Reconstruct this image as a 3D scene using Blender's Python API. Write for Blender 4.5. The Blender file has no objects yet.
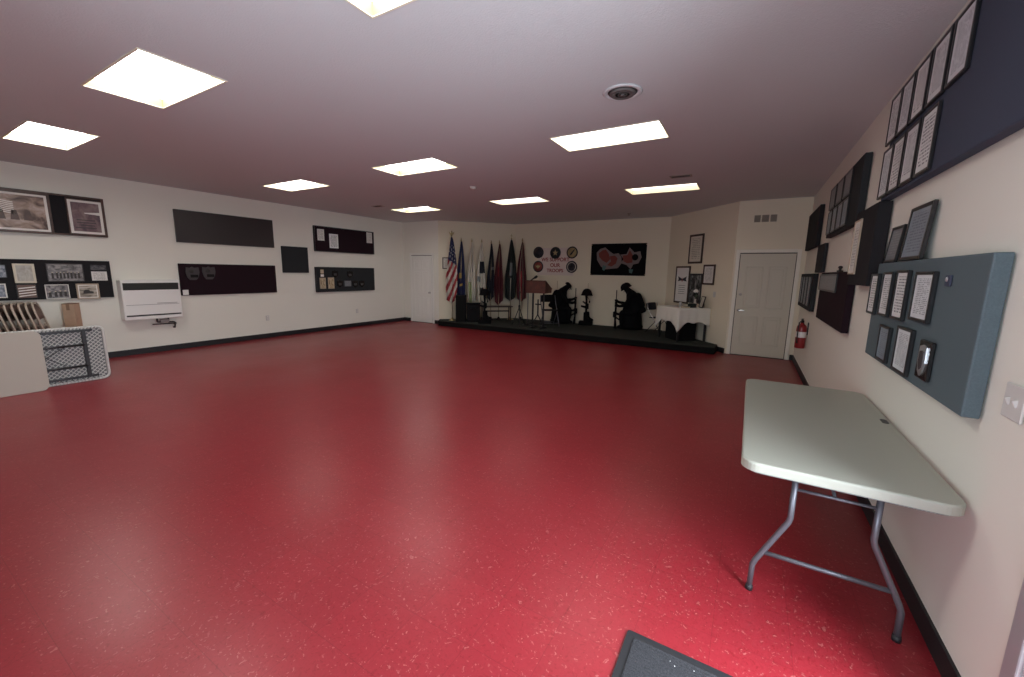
import bpy, bmesh, math, random
from mathutils import Matrix, Vector, Euler

random.seed(7)
PI = math.pi
S = bpy.context.scene
COL = S.collection

# ------------------------------------------------------------------ room sizes (metres)
XR, XL, YF, YN, HC = 0.84, -9.53, 9.42, -1.6, 3.06      # right, left, front-of-alcove, near wall, ceiling
YB = 11.15                                               # alcove back wall
LA, LB = Vector((-8.10, YF)), Vector((-6.45, YB))        # left diagonal wall of the alcove
RA, RB = Vector((-1.90, YB)), Vector((-0.35, YF))        # right diagonal wall of the alcove
ZS = 0.15                                                # stage height

# ------------------------------------------------------------------ materials
MATS = {}

def new_mat(name):
    m = bpy.data.materials.new(name)
    m.use_nodes = True
    nt = m.node_tree
    b = nt.nodes['Principled BSDF']
    MATS[name] = m
    return m, nt, b

def plain(name, col, rough=.6, metal=0., noise=0., nscale=20., bump=0., bscale=60., spec=.5):
    m, nt, b = new_mat(name)
    b.inputs['Base Color'].default_value = (*col, 1)
    b.inputs['Roughness'].default_value = rough
    b.inputs['Metallic'].default_value = metal
    b.inputs['Specular IOR Level'].default_value = spec
    if noise or bump:
        tc = nt.nodes.new('ShaderNodeTexCoord')
    if noise:
        n = nt.nodes.new('ShaderNodeTexNoise'); n.inputs['Scale'].default_value = nscale
        n.inputs['Detail'].default_value = 4
        nt.links.new(tc.outputs['Object'], n.inputs['Vector'])
        r = nt.nodes.new('ShaderNodeValToRGB')
        r.color_ramp.elements[0].position = .3; r.color_ramp.elements[1].position = .7
        r.color_ramp.elements[0].color = (*[c * (1 - noise) for c in col], 1)
        r.color_ramp.elements[1].color = (*[min(1, c * (1 + noise)) for c in col], 1)
        nt.links.new(n.outputs['Fac'], r.inputs['Fac'])
        nt.links.new(r.outputs['Color'], b.inputs['Base Color'])
    if bump:
        n2 = nt.nodes.new('ShaderNodeTexNoise'); n2.inputs['Scale'].default_value = bscale
        n2.inputs['Detail'].default_value = 3
        nt.links.new(tc.outputs['Object'], n2.inputs['Vector'])
        bp = nt.nodes.new('ShaderNodeBump'); bp.inputs['Strength'].default_value = bump
        bp.inputs['Distance'].default_value = .01
        nt.links.new(n2.outputs['Fac'], bp.inputs['Height'])
        nt.links.new(bp.outputs['Normal'], b.inputs['Normal'])
    return m

def floor_mat():
    m, nt, b = new_mat('red_vinyl_tile')
    N, Lk = nt.nodes, nt.links
    tc = N.new('ShaderNodeTexCoord')
    v = N.new('ShaderNodeTexVoronoi'); v.inputs['Scale'].default_value = 125
    n0 = N.new('ShaderNodeTexNoise'); n0.inputs['Scale'].default_value = 14; n0.inputs['Detail'].default_value = 6
    mixv = N.new('ShaderNodeVectorMath'); mixv.operation = 'MULTIPLY_ADD'
    mixv.inputs[1].default_value = (.12, .12, .12)
    Lk.new(n0.outputs['Color'], mixv.inputs[0]); Lk.new(tc.outputs['Object'], mixv.inputs[2])
    Lk.new(tc.outputs['Object'], n0.inputs['Vector']); Lk.new(mixv.outputs[0], v.inputs['Vector'])
    sep = N.new('ShaderNodeSeparateColor'); Lk.new(v.outputs['Color'], sep.inputs['Color'])
    r = N.new('ShaderNodeValToRGB'); e = r.color_ramp.elements
    e[0].position = 0; e[0].color = (.205, .012, .016, 1)
    e[1].position = 1; e[1].color = (.315, .040, .046, 1)
    k = r.color_ramp.elements.new(.12); k.color = (.245, .0175, .0245, 1)
    k = r.color_ramp.elements.new(.955); k.color = (.268, .020, .028, 1)
    k = r.color_ramp.elements.new(.991); k.color = (.36, .105, .095, 1)
    Lk.new(sep.outputs['Red'], r.inputs['Fac'])
    # tile joints every 305 mm
    br = N.new('ShaderNodeTexBrick'); br.offset = 0; br.inputs['Scale'].default_value = 1
    br.inputs['Brick Width'].default_value = .305; br.inputs['Row Height'].default_value = .305
    br.inputs['Mortar Size'].default_value = .0012
    br.inputs['Color1'].default_value = (1, 1, 1, 1); br.inputs['Color2'].default_value = (.93, .93, .93, 1)
    br.inputs['Mortar'].default_value = (.72, .7, .7, 1)
    Lk.new(tc.outputs['Object'], br.inputs['Vector'])
    mx = N.new('ShaderNodeMix'); mx.data_type = 'RGBA'; mx.blend_type = 'MULTIPLY'; mx.inputs['Factor'].default_value = 1
    Lk.new(r.outputs['Color'], mx.inputs[6]); Lk.new(br.outputs['Color'], mx.inputs[7])
    Lk.new(mx.outputs[2], b.inputs['Base Color'])
    n1 = N.new('ShaderNodeTexNoise'); n1.inputs['Scale'].default_value = 1.3; n1.inputs['Detail'].default_value = 5
    Lk.new(tc.outputs['Object'], n1.inputs['Vector'])
    mr = N.new('ShaderNodeMapRange'); mr.inputs['To Min'].default_value = .27; mr.inputs['To Max'].default_value = .40
    Lk.new(n1.outputs['Fac'], mr.inputs['Value']); Lk.new(mr.outputs['Result'], b.inputs['Roughness'])
    n2 = N.new('ShaderNodeTexNoise'); n2.inputs['Scale'].default_value = 9; n2.inputs['Detail'].default_value = 4
    Lk.new(tc.outputs['Object'], n2.inputs['Vector'])
    bp = N.new('ShaderNodeBump'); bp.inputs['Strength'].default_value = .12; bp.inputs['Distance'].default_value = .01
    Lk.new(n2.outputs['Fac'], bp.inputs['Height']); Lk.new(bp.outputs['Normal'], b.inputs['Normal'])
    b.inputs['Specular IOR Level'].default_value = .42
    return m

def emit(name, col, strength):
    m, nt, b = new_mat(name)
    b.inputs['Base Color'].default_value = (.9, .9, .86, 1)
    b.inputs['Emission Color'].default_value = (*col, 1)
    b.inputs['Emission Strength'].default_value = strength
    return m

def text_mat(name, paper, ink, rows=18, seed=0., rough=.35, head=True):
    """A printed sheet: rows of broken ink strokes, read from the sheet's own 0..1 box."""
    m, nt, b = new_mat(name)
    N, Lk = nt.nodes, nt.links
    tc = N.new('ShaderNodeTexCoord'); sp = N.new('ShaderNodeSeparateXYZ'); Lk.new(tc.outputs['Generated'], sp.inputs[0])
    def M(op, a, b_=None):
        n = N.new('ShaderNodeMath'); n.operation = op
        for i, v in enumerate((a, b_)):
            if v is None: continue
            if isinstance(v, (int, float)): n.inputs[i].default_value = v
            else: Lk.new(v, n.inputs[i])
        return n.outputs[0]
    z, x = sp.outputs['Z'], sp.outputs['X']
    zr = M('MULTIPLY', z, rows)
    line = M('GREATER_THAN', M('FRACT', zr), .55)
    cx = N.new('ShaderNodeCombineXYZ'); Lk.new(M('MULTIPLY', x, 14), cx.inputs[0]); Lk.new(M('FLOOR', zr), cx.inputs[1])
    cx.inputs[2].default_value = seed
    no = N.new('ShaderNodeTexNoise'); no.inputs['Scale'].default_value = 1.7; Lk.new(cx.outputs[0], no.inputs['Vector'])
    words_ = M('GREATER_THAN', no.outputs['Fac'], .47)
    inx = M('MULTIPLY', M('GREATER_THAN', x, .13), M('LESS_THAN', x, .87))
    inz = M('MULTIPLY', M('GREATER_THAN', z, .10), M('LESS_THAN', z, .92))
    f = M('MULTIPLY', M('MULTIPLY', line, words_), M('MULTIPLY', inx, inz))
    mx = N.new('ShaderNodeMix'); mx.data_type = 'RGBA'
    mx.inputs[6].default_value = (*paper, 1); mx.inputs[7].default_value = (*ink, 1)
    Lk.new(f, mx.inputs['Factor']); Lk.new(mx.outputs[2], b.inputs['Base Color'])
    b.inputs['Roughness'].default_value = rough
    return m

def photo_mat(name, cols, scale=6., seed=0., rough=.25, stretch=(1, 1, 1)):
    """A photograph or print: soft blotches of a few colours."""
    m, nt, b = new_mat(name)
    N, Lk = nt.nodes, nt.links
    tc = N.new('ShaderNodeTexCoord'); mp = N.new('ShaderNodeMapping')
    mp.inputs['Location'].default_value = (seed, seed * 1.7, seed * .3); mp.inputs['Scale'].default_value = stretch
    Lk.new(tc.outputs['Generated'], mp.inputs['Vector'])
    n = N.new('ShaderNodeTexNoise'); n.inputs['Scale'].default_value = scale; n.inputs['Detail'].default_value = 5
    n.inputs['Distortion'].default_value = .6
    Lk.new(mp.outputs[0], n.inputs['Vector'])
    r = N.new('ShaderNodeValToRGB'); e = r.color_ramp.elements
    e[0].position = .33; e[0].color = (*cols[0], 1); e[1].position = .68; e[1].color = (*cols[-1], 1)
    for i, c in enumerate(cols[1:-1]):
        k = e.new(.33 + .35 * (i + 1) / (len(cols) - 1)); k.color = (*c, 1)
    Lk.new(n.outputs['Fac'], r.inputs['Fac']); Lk.new(r.outputs['Color'], b.inputs['Base Color'])
    b.inputs['Roughness'].default_value = rough
    return m

floor_mat()
plain('wall_paint', (.775, .755, .675), .75, bump=.06, bscale=220)
plain('wall_paint_warm_lit', (.76, .69, .54), .75, bump=.06, bscale=220)  # same paint as the other walls, warm alcove light tinted into the colour
plain('ceiling_paint', (.62, .64, .65), .85, bump=.25, bscale=90)
plain('black_rubber', (.012, .012, .014), .55)
plain('trim_paint', (.80, .76, .66), .45)
plain('door_white', (.80, .79, .74), .45)
plain('door_cream', (.58, .535, .43), .5)
plain('metal_brushed', (.5, .48, .45), .3, 1)
plain('brass_dull', (.45, .33, .16), .35, .9)
plain('stage_carpet', (.016, .019, .014), .95, noise=.3, nscale=60, bump=.3, bscale=300)
plain('stage_fascia', (.004, .004, .004), .85, spec=.2)
plain('fabric_black', (.017, .016, .018), .9, spec=.25, noise=.15, nscale=200)
plain('fabric_wine', (.017, .007, .011), .9, spec=.2, noise=.15, nscale=200)
plain('fabric_charcoal', (.024, .026, .028), .9, spec=.25, noise=.15, nscale=200)
plain('fabric_gloss', (.030, .024, .026), .42, noise=.1, nscale=120)
plain('fabric_slate', (.085, .120, .135), .8, noise=.12, nscale=200)
plain('fabric_navy', (.042, .052, .085), .85, noise=.12, nscale=200)
plain('brown_wood', (.075, .038, .026), .4, noise=.35, nscale=12)
plain('dark_wood', (.045, .020, .012), .35, noise=.3, nscale=14)
plain('podium_wood', (.085, .022, .014), .5, noise=.3, nscale=9)
plain('frame_black', (.012, .012, .013), .3)
plain('frame_gold', (.60, .54, .42), .4, .1)
plain('frame_tan', (.42, .33, .24), .45)
plain('mat_white', (.78, .75, .70), .7)
plain('paper_white', (.80, .79, .76), .6)
plain('paper_tan', (.50, .42, .30), .6)
plain('silver', (.65, .66, .68), .28, .8)
plain('plaque_black', (.015, .014, .014), .25)
plain('shield_grey', (.048, .042, .044), .5)
plain('heater_white', (.82, .81, .78), .4)
plain('heater_grille', (.03, .032, .03), .4)
plain('pipe_grey', (.35, .34, .33), .4, .5)
plain('table_plastic', (.345, .35, .295), .42, bump=.08, bscale=500)
plain('table_tan', (.47, .425, .36), .55)
plain('table_under', (.15, .155, .155), .6)
plain('table_rib', (.58, .57, .54), .55)
plain('steel_dark', (.028, .027, .029), .4, .3)
plain('leg_grey', (.14, .14, .16), .38, .5)
plain('chair_tan', (.50, .41, .33), .45)
plain('chair_brown', (.16, .095, .075), .55)
plain('carton', (.50, .345, .235), .8, noise=.08, nscale=10)
plain('carton_side', (.25, .155, .10), .8)
plain('statue_black', (.003, .003, .004), .85, spec=.15)
plain('cabinet_black', (.004, .004, .005), .8, spec=.2)
plain('chrome', (.75, .75, .75), .2, 1)
plain('black_metal', (.012, .012, .013), .4, .2)
plain('cloth_white', (.80, .78, .70), .9)
plain('flag_blue', (.014, .020, .075), .8)
plain('flag_red', (.25, .020, .026), .8)
plain('flag_maroon', (.075, .009, .015), .8)
plain('flag_white', (.56, .53, .46), .8)
plain('flag_cream', (.55, .53, .42), .8)
plain('flag_green', (.30, .35, .18), .8)
plain('flag_navy', (.008, .009, .018), .8)
plain('flag_black', (.010, .016, .014), .8)
plain('flag_gold', (.50, .33, .09), .7)
plain('flag_grey', (.20, .22, .22), .8)
plain('pole_wood', (.42, .33, .20), .4)
plain('gold_metal', (.40, .32, .17), .35, .9)
plain('banner_sheet', (.70, .60, .55), .8)
plain('banner_red', (.30, .045, .045), .7)
plain('crest_white', (.17, .135, .13), .7)
plain('crest_red', (.16, .028, .018), .7)
plain('troffer_yellow', (.34, .32, .17), .6)
plain('banner_black', (.004, .004, .005), .85, spec=.12)
plain('seal_black', (.018, .02, .03), .6)
plain('seal_green', (.018, .03, .02), .6)
plain('seal_red', (.26, .05, .04), .6)
plain('seal_gold', (.42, .33, .16), .6)
plain('seal_white', (.6, .58, .52), .6)
plain('teal', (.06, .14, .13), .7)
plain('extinguisher_red', (.26, .016, .018), .35)
plain('vent_white', (.66, .63, .58), .5)
plain('vent_tan', (.30, .26, .21), .5)
plain('vent_dark', (.04, .036, .034), .7)
plain('vent_ring', (.13, .12, .115), .6)
plain('switch_white', (.60, .59, .56), .55, spec=.2)
plain('mat_rubber', (.012, .012, .014), .6)
plain('mat_carpet', (.026, .026, .030), .95, noise=.5, nscale=160, bump=.5, bscale=400)
plain('lint', (.55, .55, .55), .9)
plain('leaf_green', (.06, .10, .05), .6)
plain('troffer_white', (.80, .76, .60), .5)
plain('concrete', (.45, .44, .42), .9, noise=.15, nscale=4)
plain('bronze_trim', (.55, .56, .58), .4, .5)
emit('diffuser_glow', (1., .975, .93), 9.0)
emit('diffuser_warm', (1., .91, .73), 2.7)
emit('diffuser_dim', (1., .95, .86), 3.4)
emit('diffuser_mid', (1., .96, .88), 5.5)
emit('diffuser_bright', (1., .975, .93), 13.5)
text_mat('doc_a', (.74, .76, .76), (.16, .17, .19), 20, 1.)
text_mat('doc_b', (.78, .79, .78), (.14, .15, .17), 15, 5.)
text_mat('doc_c', (.72, .75, .77), (.20, .22, .25), 24, 9.)
text_mat('doc_blue', (.24, .29, .34), (.10, .12, .15), 16, 3.)
text_mat('doc_grey', (.17, .185, .20), (.30, .31, .32), 12, 7.)
text_mat('doc_paper', (.72, .70, .66), (.30, .28, .27), 16, 2.)
text_mat('doc_cream', (.66, .62, .52), (.33, .30, .25), 14, 12.)
photo_mat('photo_sepia', [(.09, .06, .05), (.34, .25, .20), (.56, .46, .40)], 4.5, 2.)
photo_mat('photo_dusk', [(.10, .07, .085), (.19, .13, .14), (.28, .21, .20)], 3., 7.)
photo_mat('photo_grey', [(.10, .10, .10), (.22, .21, .21), (.36, .34, .33)], 5., 1.)
photo_mat('photo_blue', [(.07, .08, .10), (.18, .19, .23), (.33, .33, .36)], 4., 5.)
photo_mat('photo_field', [(.16, .15, .11), (.40, .36, .30), (.58, .53, .46)], 3., 11., stretch=(.5, 1, 2))
photo_mat('photo_pale', [(.36, .33, .28), (.44, .41, .36), (.52, .48, .42)], 3., 41.)
photo_mat('photo_mono', [(.02, .02, .02), (.07, .07, .07), (.30, .30, .29)], 5., 15.)
photo_mat('photo_tan', [(.20, .14, .08), (.48, .39, .26), (.60, .52, .38)], 4., 21.)
photo_mat('photo_dark', [(.035, .035, .04), (.08, .08, .09), (.17, .17, .17)], 5., 31.)

def thin_glass():
    m, nt, b = new_mat('window_glass')
    N, Lk = nt.nodes, nt.links
    N.remove(b)
    t = N.new('ShaderNodeBsdfTransparent'); g = N.new('ShaderNodeBsdfGlossy'); g.inputs['Roughness'].default_value = .02
    f = N.new('ShaderNodeFresnel'); f.inputs['IOR'].default_value = 1.3
    mx = N.new('ShaderNodeMixShader')
    Lk.new(f.outputs[0], mx.inputs[0]); Lk.new(t.outputs[0], mx.inputs[1]); Lk.new(g.outputs[0], mx.inputs[2])
    Lk.new(mx.outputs[0], N['Material Output'].inputs['Surface'])
thin_glass()

# ------------------------------------------------------------------ mesh collector
class MB:
    def __init__(self): self.bm = bmesh.new()
    def _add(self, tmp, M, m, smooth):
        for f in tmp.faces: f.material_index = m; f.smooth = smooth
        tmp.transform(M)
        me = bpy.data.meshes.new('_t'); tmp.to_mesh(me); tmp.free()
        self.bm.from_mesh(me); bpy.data.meshes.remove(me)
        return self
    def box(self, c, s, rot=(0, 0, 0), m=0, bev=0., seg=1):
        t = bmesh.new(); bmesh.ops.create_cube(t, size=1)
        bmesh.ops.scale(t, vec=s, verts=t.verts)
        if bev > 0: bmesh.ops.bevel(t, geom=list(t.edges), offset=bev, segments=seg, affect='EDGES', profile=.5)
        R = rot if isinstance(rot, Matrix) else Euler(rot).to_matrix().to_4x4()
        return self._add(t, Matrix.Translation(c) @ R, m, False)
    def bar(self, a, b, w, d=None, m=0):
        """rectangular bar from a to b"""
        a, b = Vector(a), Vector(b); d = d or w
        R = (b - a).to_track_quat('Z', 'Y').to_matrix().to_4x4()
        t = bmesh.new(); bmesh.ops.create_cube(t, size=1); bmesh.ops.scale(t, vec=(w, d, (b - a).length), verts=t.verts)
        return self._add(t, Matrix.Translation((a + b) / 2) @ R, m, False)
    def tube(self, pts, r, n=8, m=0, closed=False):
        pts = [Vector(p) for p in pts]; rs = r if isinstance(r, (list, tuple)) else [r] * len(pts)
        t = bmesh.new(); rings = []; up = None
        L = len(pts)
        for i, p in enumerate(pts):
            if closed: d = (pts[(i + 1) % L] - pts[i - 1])
            else: d = pts[min(i + 1, L - 1)] - pts[max(i - 1, 0)]
            d.normalize()
            if up is None: up = d.orthogonal().normalized()
            up = (up - d * up.dot(d)); up = up.normalized() if up.length > 1e-6 else d.orthogonal().normalized()
            sd = d.cross(up)
            rings.append([t.verts.new(p + (up * math.cos(2 * PI * k / n) + sd * math.sin(2 * PI * k / n)) * rs[i]) for k in range(n)])
        rng = range(L) if closed else range(L - 1)
        for i in rng:
            A, B = rings[i], rings[(i + 1) % L]
            for k in range(n): t.faces.new((A[k], A[(k + 1) % n], B[(k + 1) % n], B[k]))
        if not closed: t.faces.new(rings[0][::-1]); t.faces.new(rings[-1])
        return self._add(t, Matrix(), m, True)
    def lathe(self, prof, c=(0, 0, 0), n=24, m=0, rot=(0, 0, 0), smooth=True):
        t = bmesh.new(); rings = []
        for r, z in prof:
            rings.append([t.verts.new((max(r, 1e-4) * math.cos(2 * PI * k / n), max(r, 1e-4) * math.sin(2 * PI * k / n), z)) for k in range(n)])
        for A, B in zip(rings, rings[1:]):
            for k in range(n): t.faces.new((A[k], A[(k + 1) % n], B[(k + 1) % n], B[k]))
        t.faces.new(rings[0][::-1]); t.faces.new(rings[-1])
        return self._add(t, Matrix.Translation(c) @ Euler(rot).to_matrix().to_4x4(), m, smooth)
    def ball(self, c, s, m=0, seg=14, rot=(0, 0, 0)):
        t = bmesh.new(); bmesh.ops.create_uvsphere(t, u_segments=seg, v_segments=max(6, seg * 2 // 3), radius=1)
        s = (s, s, s) if isinstance(s, (int, float)) else s
        bmesh.ops.scale(t, vec=s, verts=t.verts)
        return self._add(t, Matrix.Translation(c) @ Euler(rot).to_matrix().to_4x4(), m, True)
    def prism(self, poly, y0, y1, m=0):
        """polygon in the XZ plane pushed from y0 to y1"""
        t = bmesh.new()
        A = [t.verts.new((x, y0, z)) for x, z in poly]; B = [t.verts.new((x, y1, z)) for x, z in poly]
        n = len(poly)
        t.faces.new(A); t.faces.new(B[::-1])
        for i in range(n): t.faces.new((A[i], B[i], B[(i + 1) % n], A[(i + 1) % n]))
        bmesh.ops.recalc_face_normals(t, faces=t.faces)
        return self._add(t, Matrix(), m, False)
    def slab(self, poly, z0, z1, m=0, bev=0.):
        """polygon in the XY plane pushed from z0 to z1"""
        t = bmesh.new()
        A = [t.verts.new((x, y, z0)) for x, y in poly]; B = [t.verts.new((x, y, z1)) for x, y in poly]
        n = len(poly)
        t.faces.new(A[::-1]); top = t.faces.new(B)
        for i in range(n): t.faces.new((A[i], A[(i + 1) % n], B[(i + 1) % n], B[i]))
        bmesh.ops.recalc_face_normals(t, faces=t.faces)
        if bev: bmesh.ops.bevel(t, geom=list(top.edges), offset=bev, segments=3, affect='EDGES', profile=.5)
        return self._add(t, Matrix(), m, False)
    def faces(self, verts, faces, m=0, smooth=False):
        t = bmesh.new(); V = [t.verts.new(v) for v in verts]
        for f in faces: t.faces.new([V[i] for i in f])
        return self._add(t, Matrix(), m, smooth)
    def build(self, name, mats, parent=None):
        me = bpy.data.meshes.new(name); self.bm.to_mesh(me); self.bm.free()
        for m in (mats if isinstance(mats, (list, tuple)) else [mats]): me.materials.append(MATS[m])
        o = bpy.data.objects.new(name, me); COL.objects.link(o)
        if parent is not None: o.parent = parent
        return o

def rrect(w, h, r, n=5, cx=0, cy=0):
    P = []
    for sx, sy, a0 in ((1, 1, 0), (-1, 1, 90), (-1, -1, 180), (1, -1, 270)):
        for k in range(n + 1):
            a = math.radians(a0 + 90 * k / n)
            P.append((cx + sx * (w / 2 - r) + r * math.cos(a), cy + sy * (h / 2 - r) + r * math.sin(a)))
    return P

def tag(o, label, cat, group=None):
    o['label'] = label; o['category'] = cat
    if group: o['group'] = group
    return o

def thing(name, label, cat, loc=(0, 0, 0), rz=0., group=None):
    o = bpy.data.objects.new(name, None); COL.objects.link(o)
    o.empty_display_size = .1
    o.location = loc; o.rotation_euler = (0, 0, rz)
    return tag(o, label, cat, group)

def struct(name, mb, mats, parent=None):
    o = mb.build(name, mats, parent)
    if parent is None: o['kind'] = 'structure'
    return o

def dup(root, loc, rz, label=None):
    r = root.copy(); COL.objects.link(r); r.location = loc; r.rotation_euler = (0, 0, rz)
    if label: r['label'] = label
    for ch in list(root.children):
        c = ch.copy(); COL.objects.link(c); c.parent = r
        for g in list(ch.children):
            d = g.copy(); COL.objects.link(d); d.parent = c
    return r

# wall frames: local X runs to the right as seen from the room, Z up, -Y into the room
RZL, RZR = PI / 2, -PI / 2
dL = (LB - LA).normalized(); dR = (RB - RA).normalized()
RZDL = math.atan2(dL.y, dL.x); RZDR = math.atan2(dR.y, dR.x)
def on_wall(w, s, z):
    """s: room Y for the side walls, room X for the straight walls, distance along for the diagonals -> (loc, rz)"""
    G = .003
    if w == 'left': return (XL + G, s, z), RZL
    if w == 'right': return (XR - G, s, z), RZR
    if w == 'back': return (s, YB - G, z), 0.
    if w == 'front': return (s, YF - G, z), 0.
    if w == 'diag_left': p = LA + dL * s + Vector((dL.y, -dL.x)) * G; return (p.x, p.y, z), RZDL
    p = RA + dR * s + Vector((dR.y, -dR.x)) * G; return (p.x, p.y, z), RZDR

# ================================================================== SETTING
def wall_slab(name, a, b, z0, z1, thick, mat='wall_paint'):
    """a wall between two plan points, its room face on the line a-b, thickness to the left of a->b"""
    a, b = Vector(a), Vector(b); d = (b - a).normalized(); n = Vector((-d.y, d.x)) * thick
    P = [a, b, b + n, a + n]
    return struct(name, MB().slab([(p.x, p.y) for p in P], z0, z1), mat)

# floor
struct('floor', MB().slab([(XL - .1, YN - .1), (XR + .1, YN - .1), (XR + .1, YF + .1), (-.30, YF + .1), (-1.85, YB + .1), (-6.5, YB + .1), (-8.15, YF + .1), (XL - .1, YF + .1)], -.12, 0), 'red_vinyl_tile')

# ceiling with openings for the recessed lights
LCOL, LROW, LW, LD = (-7.187, -4.320, -1.483), (1.569, 4.531, 7.568), 1.16, .55
cm = MB()
xs = sorted([XL - .1, XR + .1] + [c + s * LW / 2 for c in LCOL for s in (-1, 1)])
ys = sorted([YN - .1, YF] + [r + s * LD / 2 for r in LROW for s in (-1, 1)])
for i in range(len(xs) - 1):
    for j in range(len(ys) - 1):
        mx, my = (xs[i] + xs[i + 1]) / 2, (ys[j] + ys[j + 1]) / 2
        if any(abs(mx - c) < LW / 2 for c in LCOL) and any(abs(my - r) < LD / 2 for r in LROW): continue
        cm.faces([(xs[i], ys[j], HC), (xs[i], ys[j + 1], HC), (xs[i + 1], ys[j + 1], HC), (xs[i + 1], ys[j], HC)], [(0, 1, 2, 3)])
cm.faces([(XL - .1, YF, HC), (XL - .1, YB + .2, HC), (XR + .1, YB + .2, HC), (XR + .1, YF, HC)], [(0, 1, 2, 3)])
cm.faces([(XL - .1, YN - .1, HC + .3), (XR + .1, YN - .1, HC + .3), (XR + .1, YB + .2, HC + .3), (XL - .1, YB + .2, HC + .3)], [(0, 1, 2, 3)])
struct('ceiling', cm, 'ceiling_paint')

# walls
wall_slab('wall_left', (XL, YN), (XL, YF), 0, HC, .1)
wall_slab('wall_back_left', (XL, YF), (LA.x, YF), 0, HC, .1)
wall_slab('wall_alcove_left', LA, LB, 0, HC, .1, 'wall_paint_warm_lit')
wall_slab('wall_back', (LB.x, YB), (RA.x, YB), 0, HC, .1, 'wall_paint_warm_lit')
wall_slab('wall_alcove_right', RA, RB, 0, HC, .1, 'wall_paint_warm_lit')
wall_slab('wall_back_right', (RB.x, YF), (XR, YF), 0, HC, .1, 'wall_paint_warm_lit')
# right wall with the entrance doorway
DY0, DY1, DZ = .74, 1.72, 2.05
wr = MB()
wr.box((XR + .06, (DY1 + YF) / 2, HC / 2), (.12, YF - DY1, HC))
wr.box((XR + .06, (YN + DY0) / 2, HC / 2), (.12, DY0 - YN, HC))
wr.box((XR + .06, (DY0 + DY1) / 2, (DZ + HC) / 2), (.12, DY1 - DY0, HC - DZ))
struct('wall_right', wr, 'wall_paint')
# near wall (behind the photographer) with a wide unseen window added to let in daylight
WX0, WX1, WZ0, WZ1 = -1.75, .55, .55, 2.25
wn = MB()
wn.box(((XL + WX0) / 2, YN - .06, HC / 2), (WX0 - XL, .12, HC))
wn.box(((XR + WX1) / 2, YN - .06, HC / 2), (XR - WX1, .12, HC))
wn.box(((WX0 + WX1) / 2, YN - .06, WZ0 / 2), (WX1 - WX0, .12, WZ0))
wn.box(((WX0 + WX1) / 2, YN - .06, (WZ1 + HC) / 2), (WX1 - WX0, .12, HC - WZ1))
struct('wall_near', wn, 'wall_paint')
w1 = MB()
for x in (WX0 + .025, (WX0 + WX1) / 2, WX1 - .025): w1.box((x, YN - .06, (WZ0 + WZ1) / 2), (.05, .07, WZ1 - WZ0))
for z in (WZ0 + .025, WZ1 - .025): w1.box(((WX0 + WX1) / 2, YN - .06, z), (WX1 - WX0, .07, .05))
w1o = struct('added_window_1', w1, 'trim_paint')
MB().box(((WX0 + WX1) / 2, YN - .06, (WZ0 + WZ1) / 2), (WX1 - WX0 - .06, .006, WZ1 - WZ0 - .06)).build('pane', 'window_glass', w1o)
# ground outside the entrance
struct('ground', MB().slab([(XR, -14), (14, -14), (14, 14), (XR, 14)], -.16, -.06), 'concrete')
struct('ground_path', MB().slab([(-14, -14), (XR, -14), (XR, YN - .12), (-14, YN - .12)], -.16, -.06), 'concrete')

# baseboards
def baseboard(name, a, b):
    a, b = Vector(a), Vector(b); d = (b - a).normalized(); n = Vector((d.y, -d.x)) * .012
    P = [a, b, b + n, a + n]
    struct(name, MB().slab([(p.x, p.y) for p in P], 0, .105), 'black_rubber')
baseboard('baseboard_left', (XL, YN), (XL, YF))
baseboard('baseboard_back_left', (XL, YF), (-9.27, YF))
baseboard('baseboard_back_corner', (-8.27, YF), (LA.x, YF))
pe = RA + dR * 2.05
baseboard('baseboard_alcove_right', pe, RB)
baseboard('baseboard_back_right', (.78, YF), (XR, YF))
baseboard('baseboard_right', (XR, YF), (XR, DY1 + .07))
baseboard('baseboard_right_near', (XR, DY0 - .07), (XR, YN))

# entrance casing on the right wall
cs = MB()
for y in (DY0 - .035, DY1 + .035): cs.box((XR - .008, y, (DZ + .07) / 2), (.016, .07, DZ + .07), bev=.003)
cs.box((XR - .008, (DY0 + DY1) / 2, DZ + .035), (.016, DY1 - DY0, .07), bev=.003)
for y in (DY0 + .008, DY1 - .008): cs.box((XR + .06, y, DZ / 2), (.13, .016, DZ))
cs.box((XR + .06, (DY0 + DY1) / 2, DZ - .008), (.13, DY1 - DY0 - .03, .016))
struct('trim_1', cs, 'bronze_trim')

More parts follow.
